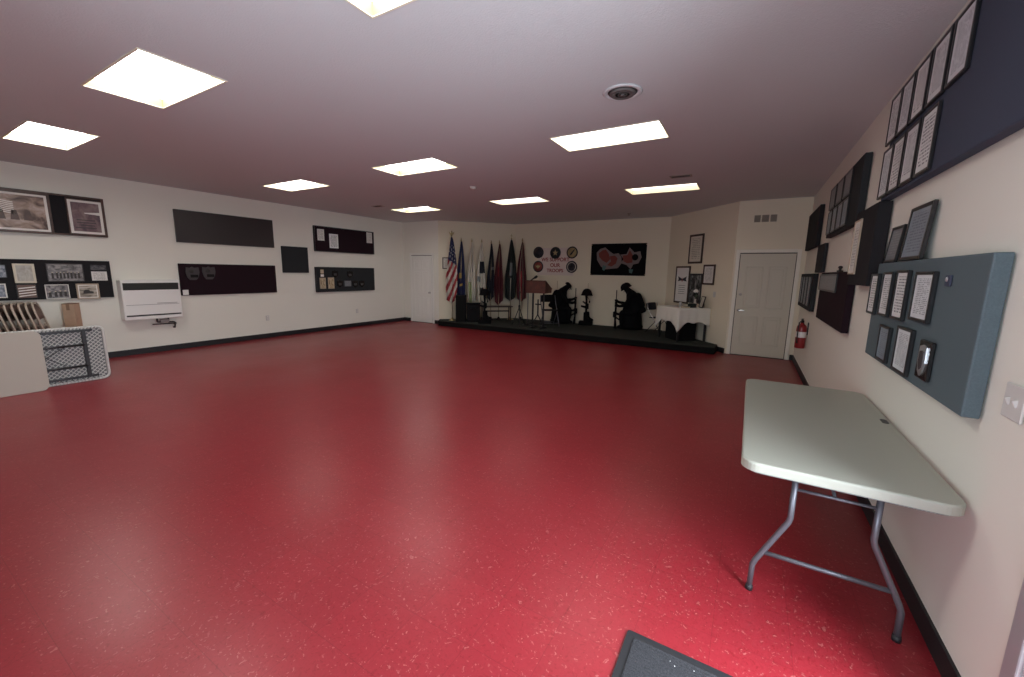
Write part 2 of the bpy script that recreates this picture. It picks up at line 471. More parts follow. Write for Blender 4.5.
# ---- interior doors
def panel_door(name, x0, x1, mat, panels, knob_x, knob_side, extra_bolt, casing_mat, dark_gap):
    cx = (x0 + x1) / 2; w = x1 - x0; h = 2.03
    loc, rz = on_wall('front', cx, 0)
    d = MB()
    d.box((0, -.012, h / 2 + .012), (w, .024, h), bev=.003)
    for px0, px1, pz0, pz1 in panels:
        X0, X1 = -w / 2 + px0 * w, -w / 2 + px1 * w
        pc, ps = ((X0 + X1) / 2, (pz0 + pz1) / 2), (X1 - X0, pz1 - pz0)
        for sx in (-1, 1): d.box((pc[0] + sx * ps[0] / 2, -.026, pc[1]), (.022, .010, ps[1] + .022), bev=.004)
        for sz in (-1, 1): d.box((pc[0], -.026, pc[1] + sz * ps[1] / 2), (ps[0] - .022, .010, .022), bev=.004)
        d.box((pc[0], -.025, pc[1]), (ps[0] - .09, .008, ps[1] - .09), bev=.0035)
    o = struct(name, d, mat); o.location = loc; o.rotation_euler = (0, 0, rz)
    k = MB()
    if extra_bolt:
        k.lathe([(.0, 0), (.030, .0), (.030, .012), (.012, .014), (.012, .04), (.0, .042)], (knob_x, -.024, .92), 16, rot=(PI / 2, 0, 0))
        k.box((knob_x + knob_side * .045, -.062, .92), (.11, .012, .02), bev=.004)
    else:
        k.lathe([(.0, 0), (.030, .0), (.030, .01), (.010, .014), (.010, .035), (.026, .045), (.028, .06), (.015, .07), (0, .072)], (knob_x, -.024, .94), 16, rot=(PI / 2, 0, 0))
    k.build('door_handle', 'metal_brushed', o)
    if extra_bolt:
        MB().lathe([(0, 0), (.028, 0), (.028, .014), (.02, .02), (0, .021)], (knob_x, -.024, 1.24), 16, rot=(PI / 2, 0, 0)).build('deadbolt', 'metal_brushed', o)
    c = MB(); g = .012
    for sx in (-1, 1): c.box((sx * (w / 2 + g + .033), -.010, (h + .095) / 2), (.066, .02, h + .095), bev=.004)
    c.box((0, -.010, h + .03 + .033), (w + 2 * g, .02, .066), bev=.004)
    c.build('door_casing', casing_mat, o)
    gp = MB()
    for sx in (-1, 1): gp.box((sx * (w / 2 + g / 2), -.003, h / 2), (g, .006, h))
    gp.box((0, -.003, h + .02), (w + 2 * g, .006, .018))
    gp.box((0, -.02, .006), (w, .04, .012))
    gp.build('door_gap', dark_gap, o)
    return o
four = [(.14, .44, .24, .80), (.56, .86, .24, .80), (.14, .44, .98, 1.78), (.56, .86, .98, 1.78)]
six = [(.15, .44, .20, .78), (.56, .85, .20, .78), (.15, .44, .92, 1.56), (.56, .85, .92, 1.56), (.15, .44, 1.66, 1.90), (.56, .85, 1.66, 1.90)]
panel_door('door_1', -9.17, -8.36, 'door_white', six, .81 / 2 - .06, -1, False, 'door_white', 'vent_dark')
panel_door('door_2', -.235, .685, 'door_cream', four, -.92 / 2 + .065, 1, True, 'trim_paint', 'vent_dark')

# ================================================================== CEILING FIXTURES
def make_light(label, glow='diffuser_glow'):
    t = thing('ceiling_light', label, 'light', (0, 0, HC), 0, 'recessed ceiling light panels')
    f = MB()
    for sx in (-1, 1): f.box((sx * (LW / 2 - .004), 0, -.003), (.014, LD + .006, .006))
    for sy in (-1, 1): f.box((0, sy * (LD / 2 - .004), -.003), (LW - .022, .014, .006))
    f.build('trim_frame', 'troffer_white', t)
    w = MB(); D = .085
    for sx in (-1, 1): w.box((sx * (LW / 2 - .006), 0, D / 2), (.010, LD - .004, D))
    for sy in (-1, 1): w.box((0, sy * (LD / 2 - .006), D / 2), (LW - .024, .010, D))
    w.build('housing', 'troffer_yellow' if glow in ('diffuser_glow', 'diffuser_bright') else 'troffer_white', t)
    MB().box((0, 0, D - .006), (LW - .026, LD - .026, .008)).build('diffuser', glow, t)
    return t
LL = {(0, 0): 'glowing ceiling panel low at the left edge above the photo boards',
      (0, 1): 'glowing ceiling panel above the long black boards of the left wall',
      (0, 2): 'small far ceiling panel nearest the white corner door',
      (1, 0): 'large glowing ceiling panel with a yellowish edge at upper left',
      (1, 1): 'glowing ceiling panel at the middle of the whole ceiling grid',
      (1, 2): 'far glowing ceiling panel above the row of flags on stage',
      (2, 0): 'ceiling light cut off by the top edge of the picture',
      (2, 1): 'wide glowing ceiling panel just in front of the round vent',
      (2, 2): 'far right glowing ceiling panel above the stage banner'}
PROTO = {}
for i, x in enumerate(LCOL):
    for j, y in enumerate(LROW):
        glow = {(0, 0): 'diffuser_bright', (0, 1): 'diffuser_mid', (2, 1): 'diffuser_mid',
                (1, 2): 'diffuser_dim', (2, 2): 'diffuser_warm'}.get((i, j), 'diffuser_glow')
        if glow not in PROTO: PROTO[glow] = make_light(LL[(i, j)], glow); PROTO[glow].location = (x, y, HC)
        else: dup(PROTO[glow], (x, y, HC), 0, LL[(i, j)])

t = thing('ceiling_vent', 'round white ceiling diffuser with dark rings beside the wide light', 'vent', (-1.05, 3.50, HC))
MB().lathe([(.150, 0), (.158, -.004), (.146, -.014), (.122, -.012), (.115, 0)], n=32).build('outer_ring', 'ceiling_paint', t)
rg = MB()
for r in (.095, .068, .040): rg.lathe([(r, -.004), (r + .008, -.012), (r - .004, -.026), (r - .012, -.022)], n=28)
rg.lathe([(0, -.02), (.018, -.02), (.018, -.028), (0, -.03)], n=16)
rg.build('inner_rings', 'vent_ring', t)
MB().lathe([(.118, -.001), (.118, -.004), (0, -.004)], n=28).build('duct_opening', 'vent_dark', t)

t = thing('smoke_detector', 'small pale smoke detector between the far ceiling lights', 'smoke detector', (-4.36, 6.01, HC))
MB().lathe([(.062, 0), (.064, -.012), (.052, -.034), (.02, -.042), (0, -.042)], n=24).build('housing', 'vent_white', t)
MB().lathe([(.054, -.014), (.060, -.018), (.060, -.022), (.052, -.026)], n=24).build('sensor_slot', 'vent_dark', t)
def small_vent(x, y, label, sx=.30, sy=.14):
    t = thing('ceiling_register', label, 'vent', (x, y, HC), 0, 'small ceiling registers')
    f = MB()
    for s in (-1, 1):
        f.box((s * (sx / 2 - .01), 0, -.005), (.02, sy, .01)); f.box((0, s * (sy / 2 - .01), -.005), (sx - .04, .02, .01))
    f.build('register_frame', 'vent_tan', t)
    sl = MB()
    for k in range(5): sl.box((0, -sy / 2 + .03 + k * (sy - .06) / 4, -.005), (sx - .045, .012, .004), rot=(.5, 0, 0))
    sl.build('louvers', 'vent_dark', t)
small_vent(-7.64, 6.79, 'small dark ceiling register near the white corner door')
small_vent(-1.06, 6.71, 'small dark ceiling register right beside the far right light')
t = thing('ceiling_sprinkler', 'tiny dark fixture on the ceiling above the black stage banner', 'sprinkler', (-2.73, 10.2, HC))
MB().lathe([(.045, 0), (.045, -.006), (.012, -.012), (.012, -.04), (.03, -.042), (.03, -.046), (0, -.047)], n=16).build('deflector', 'vent_tan', t)

# ================================================================== WALL HANGINGS
def board(w, s0, s1, z0, z1, thick, mat, label, edge=None, frame=.03):
    """fabric display board hung on a wall; a thing at the bottom centre of its back"""
    loc, rz = on_wall(w, (s0 + s1) / 2, z0)
    W, H = abs(s1 - s0), z1 - z0
    t = thing('display_board', label, 'display board', loc, rz, 'display boards on the side walls')
    MB().box((0, -.004 - (thick - .004) / 2, H / 2), (W, thick - .004, H), bev=.006, seg=2).build('fabric_panel', mat, t)
    MB().box((0, -.0015, H * .8), (W * .7, .003, .05)).build('hanging_cleat', 'brown_wood', t)
    if edge:
        e = MB()
        for sx in (-1, 1): e.box((sx * (W / 2 + .002 - frame / 2), -thick - .004, H / 2), (frame, .012, H), bev=.003)
        for z in (frame / 2 - .002, H - frame / 2 + .002): e.box((0, -thick - .004, z), (W - 2 * frame, .012, frame), bev=.003)
        e.build('edge_frame', edge, t)
    return t

def people_print(mb, w, h, y, n, rows, m_body, m_head, rng, z0=0.):
    """small printed figures standing in rows, raised a hair off the sheet"""
    for r in range(rows):
        for k in range(n):
            x = -w / 2 + w * (k + .5 + .15 * rng.uniform(-1, 1)) / n; zb = z0 + h * (.06 + .20 * r); hh = h * rng.uniform(.50, .58)
            yy = y + .0004 * r; ww = w / n * .62
            mb.prism([(x - ww / 2, zb), (x + ww / 2, zb), (x + ww * .42, zb + hh * .72), (x + ww * .2, zb + hh * .78), (x - ww * .2, zb + hh * .78), (x - ww * .42, zb + hh * .72)], yy - .0008, yy, m_body)
            R = ww * .26
            mb.prism([(x + R * math.cos(a * PI / 4), zb + hh * .78 + R * (1 + math.sin(a * PI / 4))) for a in range(8)], yy - .0008, yy, m_head)

def framed(w, s, z, W, H, label, off=0., frame_mat='frame_black', fw=.018, mat_w=0., mat_mat='mat_white', pic='doc_a',
           group=None, cat='framed picture', name='framed_picture', thick=.022, tilt=0., content=None, roll=0.):
    """a framed sheet; s,z the centre on the wall line, off how far its back stands off the wall"""
    loc, rz = on_wall(w, s, z)
    t = thing(name, label, cat, loc, rz, group)
    n = Vector((math.sin(rz), -math.cos(rz), 0))            # into the room
    t.location = Vector(loc) + n * (off + .0015) - Vector((0, 0, H / 2))
    if tilt or roll: t.rotation_euler = Euler((tilt, roll, rz))
    f = MB()
    for sx in (-1, 1): f.box((sx * (W / 2 - fw / 2), -thick / 2, H / 2), (fw, thick, H), bev=min(.003, fw / 4))
    for zz in (fw / 2, H - fw / 2): f.box((0, -thick / 2, zz), (W - 2 * fw, thick, fw), bev=min(.003, fw / 4))
    f.build('frame', frame_mat, t)
    iw, ih = W - 2 * fw, H - 2 * fw
    if mat_w:
        MB().box((0, -thick * .40, H / 2), (iw, thick * .3, ih)).build('mat_border', mat_mat, t)
        iw -= 2 * mat_w; ih -= 2 * mat_w
    p = MB(); y0 = -thick * .62
    p.box((0, y0, H / 2), (iw, thick * .15, ih))
    mats = [pic]
    if content: mats += content(p, iw, ih, y0 - thick * .08, H / 2)
    p.build('picture', mats, t)
    return t

def sheet(w, s, z, W, H, label, off, mat, name='paper_sheet', cat='paper', group=None, roll=0.):
    loc, rz = on_wall(w, s, z)
    n = Vector((math.sin(rz), -math.cos(rz), 0))
    o = MB().box((0, -.0015, 0), (W, .003, H), bev=.0006).build(name, mat)
    o.location = Vector(loc) + n * (off + .001); o.rotation_euler = Euler((0, roll, rz))
    return tag(o, label, cat, group)

rng = random.Random(3)
# ---- left wall, first pair of boards
TB = .045
board('left', .40, 2.57, 2.06, 2.685, TB, 'fabric_black', 'brown-edged black board at far left, upper, holding two large framed pictures', 'brown_wood', .028)
def c_flag(p, w, h, y, zc):
    for k in range(7):      # waving stripes in the upper left of the print
        P = []; Q = []
        for i in range(9):
            u = i / 8; x = -w / 2 + .02 + u * w * .55
            zz = zc + h * (.44 - .055 * k - .10 * u - .05 * u * u) + .012 * math.sin(6 * u)
            P.append((x, zz)); Q.append((x, zz - h * .028))
        p.prism(P + Q[::-1], y - .001, y, 1)
    for k in range(3): p.prism([(-.12 + k * .13, zc - .12), (-.03 + k * .13, zc - .12), (-.05 + k * .13, zc + .02), (-.10 + k * .13, zc + .02)], y - .001, y, 2)
    p.prism([(-.24, zc - .30), (-.20, zc - .30), (-.20, zc + .0), (-.24, zc + .0)], y - .001, y, 2)
    return ['mat_white', 'brown_wood']
framed('left', 1.52, 2.36, .86, .60, 'large sepia print of a waving flag in a brown frame, at the picture left edge', TB + .013, 'brown_wood', .03, .03, 'mat_white', 'photo_sepia', cat='framed picture', content=c_flag, thick=.03)
def c_dusk(p, w, h, y, zc):
    for k in range(4): p.box((rng.uniform(-.02, .02), y - .0005, zc - h * .1 - k * h * .09), (w * rng.uniform(.5, .8), .001, h * .025), m=1)
    p.prism([(-w * .05, zc + h * .16), (w * .5, zc + h * .20), (w * .5, zc + h * .10), (-w * .05, zc + h * .13)], y - .001, y, 2)
    return ['vent_dark', 'mat_white']
framed('left', 2.335, 2.36, .43, .56, 'dusky framed print with a white mat, right half of the brown-edged board', TB + .013, 'brown_wood', .018, .035, 'mat_white', 'photo_dusk', content=c_dusk)
board('left', .30, 2.545, 1.055, 1.665, TB, 'fabric_black', 'black board at far left, lower, crowded with eight small photos and frames')
GP = 'photos on the lower far left board'
o2 = TB
framed('left', 1.33, 1.485, .15, .19, 'small bluish photo at the left edge in the upper row of the crowded board', o2, 'frame_black', .008, 0, pic='photo_blue', group=GP, thick=.012)
framed('left', 1.575, 1.455, .215, .29, 'square mirror-like picture in a pale gold frame on the crowded board', o2, 'frame_gold', .028, 0, pic='photo_pale', group=GP, thick=.022)
def c_group(n, rows):
    def f(p, w, h, y, zc):
        people_print(p, w * .9, h * .9, y, n, rows, 1, 2, rng, zc - h * .45)
        return ['vent_dark', 'paper_tan']
    return f
framed('left', 2.005, 1.47, .41, .285, 'wide grey group photograph in the upper row of the crowded board', o2, 'shield_grey', .012, .012, 'photo_grey', 'photo_grey', group=GP, thick=.014, content=c_group(8, 1))
sheet('left', 2.395, 1.415, .19, .15, 'white certificate sheet at the right end of the upper photo row', o2, 'doc_paper', 'certificate', 'paper')
sheet('left', 2.395, 1.555, .19, .085, 'dark photo strip pinned directly above the white certificate sheet', o2, 'photo_dark', 'photo_print', 'photo')
framed('left', 1.295, 1.20, .16, .21, 'pale framed photo at the left edge in the lower row of the crowded board', o2, 'mat_white', .016, 0, pic='photo_blue', group=GP, thick=.014)
def c_stripes(p, w, h, y, zc):
    for k in range(4): p.prism([(-w * .45, zc - h * .42 + k * h * .2), (w * .48, zc - h * .30 + k * h * .2), (w * .48, zc - h * .22 + k * h * .2), (-w * .45, zc - h * .34 + k * h * .2)], y - .001, y, 1)
    return ['mat_white']
framed('left', 1.57, 1.185, .20, .21, 'small dark photo of red and white flag stripes on the crowded board', o2, 'frame_black', .008, 0, pic='chair_brown', group=GP, thick=.012, content=c_stripes)
framed('left', 1.885, 1.17, .26, .225, 'photo of standing people in dark clothes, lower row of the crowded board', o2, 'mat_white', .010, 0, pic='photo_grey', group=GP, thick=.012, content=c_group(4, 1))
def c_car(p, w, h, y, zc):
    p.prism([(-w * .3, zc - h * .2), (w * .32, zc - h * .2), (w * .30, zc - h * .02), (w * .12, zc + h * .02), (w * .03, zc + h * .14), (-w * .18, zc + h * .14), (-w * .28, zc)], y - .001, y, 1)
    return ['vent_dark']
framed('left', 2.23, 1.165, .27, .255, 'tan-framed picture of a dark vehicle, last in the lower row of the crowded board', o2, 'frame_tan', .020, .014, 'mat_white', 'photo_field', group=GP, thick=.018, content=c_car)

# ---- left wall, other boards
board('left', 3.535, 5.37, 2.055, 2.665, TB, 'fabric_gloss', 'long empty black board above the wine-dark board on the left wall')
board('left', 3.515, 5.355, 1.04, 1.655, TB, 'fabric_wine', 'long wine-black board beside the wall heater with two shields')
def shield(s, z, label):
    loc, rz = on_wall('left', s, z)
    t = thing('hanging_plaque', label, 'plaque', (XL + TB + .005, s, z), rz, 'grey shield plaques on the wine-black board')
    P = [(-.105, .125), (-.04, .115), (0, .135), (.04, .115), (.105, .125), (.115, .03), (.09, -.07), (.05, -.12), (-.05, -.12), (-.09, -.07), (-.115, .03)]
    MB().prism(P, -.018, 0).build('shield', 'shield_grey', t)
    MB().box((.02, -.021, -.045), (.13, .006, .055), bev=.002).build('name_plate', 'plaque_black', t)
    MB().lathe([(0, 0), (.040, 0), (.036, .006), (0, .007)], (-.02, -.018, .05), 16, rot=(PI / 2, 0, 0)).build('medallion', 'vent_dark', t)
shield(3.725, 1.46, 'left one of two dim grey shield plaques on wine-black board')
shield(4.005, 1.47, 'right one of two dim grey shield plaques on wine-black board')
sheet('left', 3.58, 1.10, .095, .10, 'small white card at the bottom left corner of the wine-black board', TB, 'paper_white', 'card_sign', 'card')
board('left', 5.535, 6.18, 1.495, 2.11, TB, 'fabric_charcoal', 'small square charcoal board alone at mid height on the left wall')
board('left', 6.37, 8.225, 2.035, 2.66, TB, 'fabric_wine', 'far upper black board on the left wall with three white papers', 'frame_black', .02)
sheet('left', 6.555, 2.445, .19, .28, 'white paper at the upper left corner of the far upper board', TB, 'doc_paper', group='papers on the far upper board')
sheet('left', 6.92, 2.315, .26, .36, 'largest white paper, second from left on the far upper board', TB, 'doc_b', group='papers on the far upper board')
sheet('left', 8.07, 2.49, .19, .29, 'white paper at the upper right corner of the far upper board', TB, 'doc_paper', group='papers on the far upper board')
board('left', 6.35, 8.195, 1.01, 1.645, TB, 'fabric_charcoal', 'far lower charcoal board on the left wall holding small plaques', 'frame_black', .02)
GQ = 'plaques on the far lower board'
framed('left', 6.53, 1.235, .17, .28, 'first tan certificate at the left end of the far lower board', TB, 'frame_tan', .02, .0, pic='photo_tan', group=GQ, thick=.016)
framed('left', 6.77, 1.235, .18, .29, 'second tan certificate from the left on the far lower board', TB, 'frame_tan', .02, .0, pic='photo_tan', group=GQ, thick=.016)
sheet('left', 6.53, 1.53, .09, .10, 'tiny white card above the first tan certificate, topmost of two', TB, 'paper_tan', 'card_sign', 'card')
sheet('left', 6.53, 1.43, .09, .06, 'tiny white card just below another card and over the first tan certificate', TB, 'paper_white', 'card_sign', 'card')
framed('left', 7.28, 1.215, .23, .17, 'grey photo in a thin frame low at the middle of the far lower board', TB, 'frame_black', .012, 0, pic='doc_grey', group=GQ, thick=.014)
def wood_plaque(s, z, W, H, label):
    t = thing('award_plaque', label, 'plaque', (XL + TB + .005, s, z), RZL, 'dark award plaques on the far lower board')
    P = [(-W / 2, H * .42), (-W * .2, H * .42), (0, H * .5), (W * .2, H * .42), (W / 2, H * .42), (W / 2, -H * .2), (0, -H * .5), (-W / 2, -H * .2)]
    MB().prism(P, -.016, 0).build('backing', 'plaque_black', t)
    MB().box((0, -.018, -.01), (W * .5, .005, H * .3), bev=.001).build('name_plate', 'shield_grey', t)
for s, z, lb in ((7.03, 1.21, 'dark plaque just left of the grey photo on far lower board'), (7.52, 1.20, 'dark plaque just right of the grey photo on far lower board'),
                 (7.74, 1.20, 'dark plaque farthest right in the lower row of the far lower board'), (6.90, 1.47, 'left dark plaque in the upper row of the far lower board'),
                 (7.36, 1.46, 'right dark plaque in the upper row of the far lower board')):
    wood_plaque(s, z, .17, .19, lb)

# ---- wall heater
t = thing('wall_heater', 'white gas wall heater with a black grille and pipes below', 'heater', (XL + .003, 3.02, .645), RZL)
hw, hh, hd = .84, .705, .20
MB().box((0, -hd / 2, hh / 2), (hw, hd, hh), bev=.014, seg=2).build('casing', 'heater_white', t)
g = MB(); g.box((0, -hd - .002, hh - .115), (hw - .05, .008, .125), bev=.002)
for k in range(5): g.box((0, -hd - .008, hh - .165 + k * .025), (hw - .06, .008, .006), rot=(.5, 0, 0))
g.build('grille', 'heater_grille', t)
MB().box((0, -hd - .002, .075), (hw - .05, .006, .026), bev=.002).build('air_slot', 'heater_grille', t)
l = MB(); l.box((0, -hd - .001, .265), (hw - .08, .004, .008)); l.box((.2, -hd - .001, .285), (.30, .004, .010))
l.build('control_strip', 'pipe_grey', t)
pp = MB()
pp.tube([(.05, -.10, .0), (.05, -.10, -.06), (.05, -.10, -.07), (.30, -.10, -.09), (.32, -.10, -.10), (.32, -.06, -.20), (.32, .0, -.20)], .014)
pp.tube([(-.02, -.09, -.11), (.34, -.09, -.12)], .011)
pp.tube([(.22, -.10, 0), (.22, -.10, -.10)], .012)
pp.build('gas_pipe', 'vent_dark', t)
MB().box((.16, -.09, -.06), (.13, .06, .07), bev=.008).build('shutoff_valve', 'pipe_grey', t)

# ---- outlets and switches
def outlet(s, z, label, w='left', W=.075, H=.118, switch=False):
    loc, rz = on_wall(w, s, z)
    t = thing('light_switch' if switch else 'wall_outlet', label, 'switch' if switch else 'outlet', loc, rz)
    MB().box((0, -.004, 0), (W, .008, H), bev=.003).build('cover_plate', 'switch_white', t)
    q = MB()
    if switch:
        n = 2 if W > .1 else 1
        for k in range(n): MB().box(((k - (n - 1) / 2) * .046, -.010, 0), (.012, .016, .026), rot=(.4, 0, 0), bev=.002).build('toggle', 'switch_white', t)
    else:
        for dz in (-.026, .026): q.lathe([(0, 0), (.016, 0), (.016, .004), (0, .0045)], (0, -.007, dz), 12, rot=(PI / 2, 0, 0))
        q.build('socket', 'mat_white', t)
outlet(5.11, .46, 'white wall outlet below the wine-black board on the left wall')
outlet(7.58, .44, 'white wall outlet below the far lower board on the left wall')
outlet(2.06, 1.185, 'white double light switch plate at the right edge beside entrance', 'right', .125, .125, True)
outlet(1.86, 1.20, 'small light switch right of the framed certificates behind the cloth-covered table', 'diag_right', .075, .118, True)

# ---- right wall
TR = .06
board('right', 4.12, 1.95, 2.175, 2.93, TR, 'fabric_navy', 'large dark navy board high at upper right filled with documents')
GD = 'documents on the large upper right board'
colx = [4.045, 3.785, 3.515, 3.235, 2.955]
ordw = ['far-end', 'second', 'middle', 'fourth', 'nearest']
for k, s in enumerate(colx):
    framed('right', s, 2.735, .245, .325, '%s framed pale document in the top row of the large upper right board' % ordw[k], TR, 'frame_black', .018, 0, pic=['doc_a', 'doc_c', 'doc_b', 'doc_a', 'doc_c'][k], group=GD, cat='framed document', name='framed_document', thick=.016)
for k, s in enumerate(colx[:4]):
    framed('right', s, 2.365, .245, .345, '%s framed pale document in the bottom row of the large upper right board' % ['far-end', 'second', 'third', 'nearest'][k], TR, 'frame_black', .018, 0, pic=['doc_c', 'doc_b', 'doc_a', 'doc_b'][k], group=GD, cat='framed document', name='framed_document', thick=.016)
board('right', 3.87, 2.255, 1.06, 1.71, TR, 'fabric_slate', 'blue-grey slate board at lower right with framed certificates')
GE = 'certificates on the slate board'
for (s, z, W, H, pic, lb) in ((3.83, 1.495, .19, .285, 'doc_b', 'first and farthest framed certificate in the top row of slate board'),
                              (3.515, 1.505, .21, .285, 'doc_a', 'second framed certificate from the far end, slate board top row'),
                              (3.22, 1.51, .215, .29, 'doc_b', 'third framed certificate from the far end, slate board top row'),
                              (2.865, 1.515, .265, .255, 'doc_c', 'fourth, widest framed certificate nearest in the slate board top row')):
    framed('right', s, z, W, H, lb, TR, 'frame_black', .016, 0, pic=pic, group=GE, cat='framed certificate', name='framed_certificate', thick=.02)
framed('right', 3.395, 1.195, .22, .225, 'dim grey framed certificate at the far end of the slate board bottom row', TR, 'frame_black', .016, 0, pic='doc_blue', group=GE, cat='framed certificate', name='framed_certificate', thick=.02)
framed('right', 3.02, 1.21, .25, .255, 'pale framed certificate beside the silver shield plaque on slate board', TR, 'frame_black', .016, 0, pic='doc_c', group=GE, cat='framed certificate', name='framed_certificate', thick=.02)
t = thing('hanging_plaque', 'black plaque with a silver shield on the slate board', 'plaque', (XR - TR - .005, 2.68, 1.215), RZR)
MB().box((0, -.009, 0), (.15, .018, .19), bev=.004).build('backing', 'plaque_black', t)
sh = [(-.042, .065), (0, .075), (.042, .065), (.046, -.01), (.03, -.055), (0, -.078), (-.03, -.055), (-.046, -.01)]
MB().prism(sh, -.024, -.017).build('silver_shield', 'silver', t)
MB().prism([(x * .6, z * .62) for x, z in sh], -.027, -.023).build('shield_inlay', 'shield_grey', t)
t = thing('badge_pin', 'tiny dark badge pinned right of the widest certificate on slate board', 'badge', (XR - TR - .005, 2.60, 1.60), RZR)
MB().box((0, -.004, 0), (.055, .008, .05), bev=.002).build('badge_face', 'fabric_navy', t)
MB().lathe([(0, 0), (.012, 0), (.010, .004), (0, .005)], (-.005, -.008, .006), 10, rot=(PI / 2, 0, 0)).build('pin', 'silver', t)
# two frames leaning on the slate board's top edge
framed('right', 3.29, 1.872, .37, .318, 'larger blue-grey framed certificate leaning on top of the slate board', .03, 'frame_black', .022, 0, pic='doc_blue', cat='framed certificate', name='framed_certificate', thick=.02, tilt=-.07)
framed('right', 3.70, 1.832, .26, .24, 'smaller tilted dark frame leaning behind, on the slate board top far end', .030, 'frame_black', .018, 0, pic='doc_grey', cat='framed certificate', name='framed_certificate', thick=.018, tilt=-.09)
# farther boards
board('right', 4.74, 4.03, 1.545, 2.165, .085, 'fabric_black', 'thick black board with one white framed document at its far end')
framed('right', 4.58, 1.865, .25, .46, 'tall white-matted framed document on the thick black board', .085, 'frame_tan', .014, .02, 'mat_white', 'doc_paper', cat='framed document', name='framed_document', thick=.014)
board('right', 6.70, 4.96, 2.105, 2.73, TR, 'fabric_charcoal', 'charcoal board on the right wall with a cluster of documents at its far half')
GF = 'documents on the charcoal right wall board'
for k, s in enumerate((6.48, 6.02, 5.57)):
    framed('right', s, 2.575, .40, .26, '%s grey document in the upper row of the charcoal right wall board' % ('far', 'middle', 'near')[k], TR, 'frame_black', .02, 0, pic='doc_grey', group=GF, cat='framed document', name='framed_document', thick=.014)
for k, s in enumerate((6.50, 6.16, 5.83, 5.52)):
    framed('right', s, 2.28, .29, .28, '%s narrow document in the lower row of the charcoal right wall board' % ('farthest', 'second farthest', 'second nearest', 'nearest')[k], TR, 'frame_black', .02, 0, pic='doc_blue', group=GF, cat='framed document', name='framed_document', thick=.014)
board('right', 9.10, 7.70, 2.07, 2.68, TR, 'fabric_black', 'farthest upper black board on the right wall near the cream door')
board('right', 7.50, 6.85, 1.672, 2.06, .045, 'fabric_charcoal', 'small dark board hung between the upper and lower far right boards')
board('right', 9.10, 7.38, 1.10, 1.66, TR, 'fabric_charcoal', 'farthest lower board on the right wall above the fire extinguisher')
for k, s in enumerate((8.80, 8.42, 8.04, 7.66)):
    framed('right', s, 1.39, .26, .44, '%s tall grey document strip on the board above the fire extinguisher' % ('farthest', 'second farthest', 'second nearest', 'nearest')[k], TR, 'frame_black', .02, 0, pic='doc_grey', group='strips on the far lower right board', cat='framed document', name='framed_document', thick=.014)
board('right', 6.62, 4.86, 1.085, 1.665, TR, 'fabric_wine', 'wine-black lower board on the right wall with a grey strip picture')
framed('right', 6.00, 1.545, 1.22, .20, 'long grey strip picture along the top of the wine-black right wall board', TR, 'frame_black', .02, 0, pic='doc_grey', cat='framed picture', thick=.014)
t = thing('desk_bell', 'tiny dark ornament standing on top of the wine-black right board', 'ornament', (XR - .035, 5.55, 1.667), 0)
MB().lathe([(.028, 0), (.03, .012), (.012, .018), (.014, .035), (.022, .045), (.016, .06), (0, .064)], n=14).build('ornament_body', 'black_metal', t)

# ---- fire extinguisher on the right wall
t = thing('fire_extinguisher', 'red fire extinguisher with a white label hung beside the cream door', 'fire extinguisher', (XR - .085, 7.75, .49), RZR)
t.scale = (.88, .88, .88)
MB().lathe([(.02, 0), (.072, .004), (.078, .02), (.078, .36), (.070, .40), (.045, .43), (.028, .44), (.028, .46), (0, .46)], n=24).build('cylinder', 'extinguisher_red', t)
MB().lathe([(.0785, .20), (.0795, .202), (.0795, .30), (.0785, .302)], n=24).build('paper_label', 'paper_white', t)
v = MB(); v.lathe([(.024, .46), (.026, .49), (.016, .51), (0, .512)], n=14); v.box((-.03, 0, .50), (.10, .03, .012), rot=(0, .25, 0)); v.box((-.04, 0, .525), (.12, .028, .010), rot=(0, -.12, 0))
v.build('valve_handle', 'black_metal', t)
MB().tube([(.02, -.02, .49), (.075, -.05, .47), (.095, -.06, .40), (.090, -.06, .15), (.088, -.055, .10)], [.009, .009, .009, .010, .015]).build('hose', 'black_rubber', t)
MB().box((0, .087, .36), (.05, .014, .22)).build('wall_mount', 'black_metal', t)

# ---- vent above the cream door
t = thing('wall_vent', 'tan three-section return vent on the wall above cream door', 'vent', ((-.08 + .31) / 2, YF, 2.62), 0)
f = MB(); W, H = .42, .18
for z in (.012, H - .012): f.box((0, -.006, z), (W, .012, .024))
for x in (-W / 2 + .012, -W / 6, W / 6, W / 2 - .012): f.box((x, -.006, H / 2), (.024, .012, H - .048))
f.build('vent_frame', 'wall_paint_warm_lit', t)
s = MB(); s.box((0, -.001, H / 2), (W - .03, .002, H - .04), m=1)
for k in range(7): s.box((0, -.006, .035 + k * (H - .07) / 6), (W - .05, .012, .005), rot=(.6, 0, 0))
s.build('louvers', ['vent_tan', 'vent_tan'], t)

# ================================================================== ALCOVE AND STAGE
st = thing('stage_platform', 'low black stage platform with dark carpet across the back alcove', 'stage', (-4.2, 10.1, 0))
def rel(P): return [(x + 4.2, y - 10.1) for x, y in P]
g = .012
SP = [(-8.07, YF - .005), (-7.86, 9.10), (-.52, 9.12), (-.50, 9.56), (-1.93, YB - g), (-6.42, YB - g)]
MB().slab(rel(SP), .0, ZS - .02).build('fascia', 'stage_fascia', st)
MB().slab(rel([(x, y - (.015 if y < 9.2 else 0)) for x, y in SP]), ZS - .02, ZS, bev=.006).build('carpet_deck', 'stage_carpet', st)

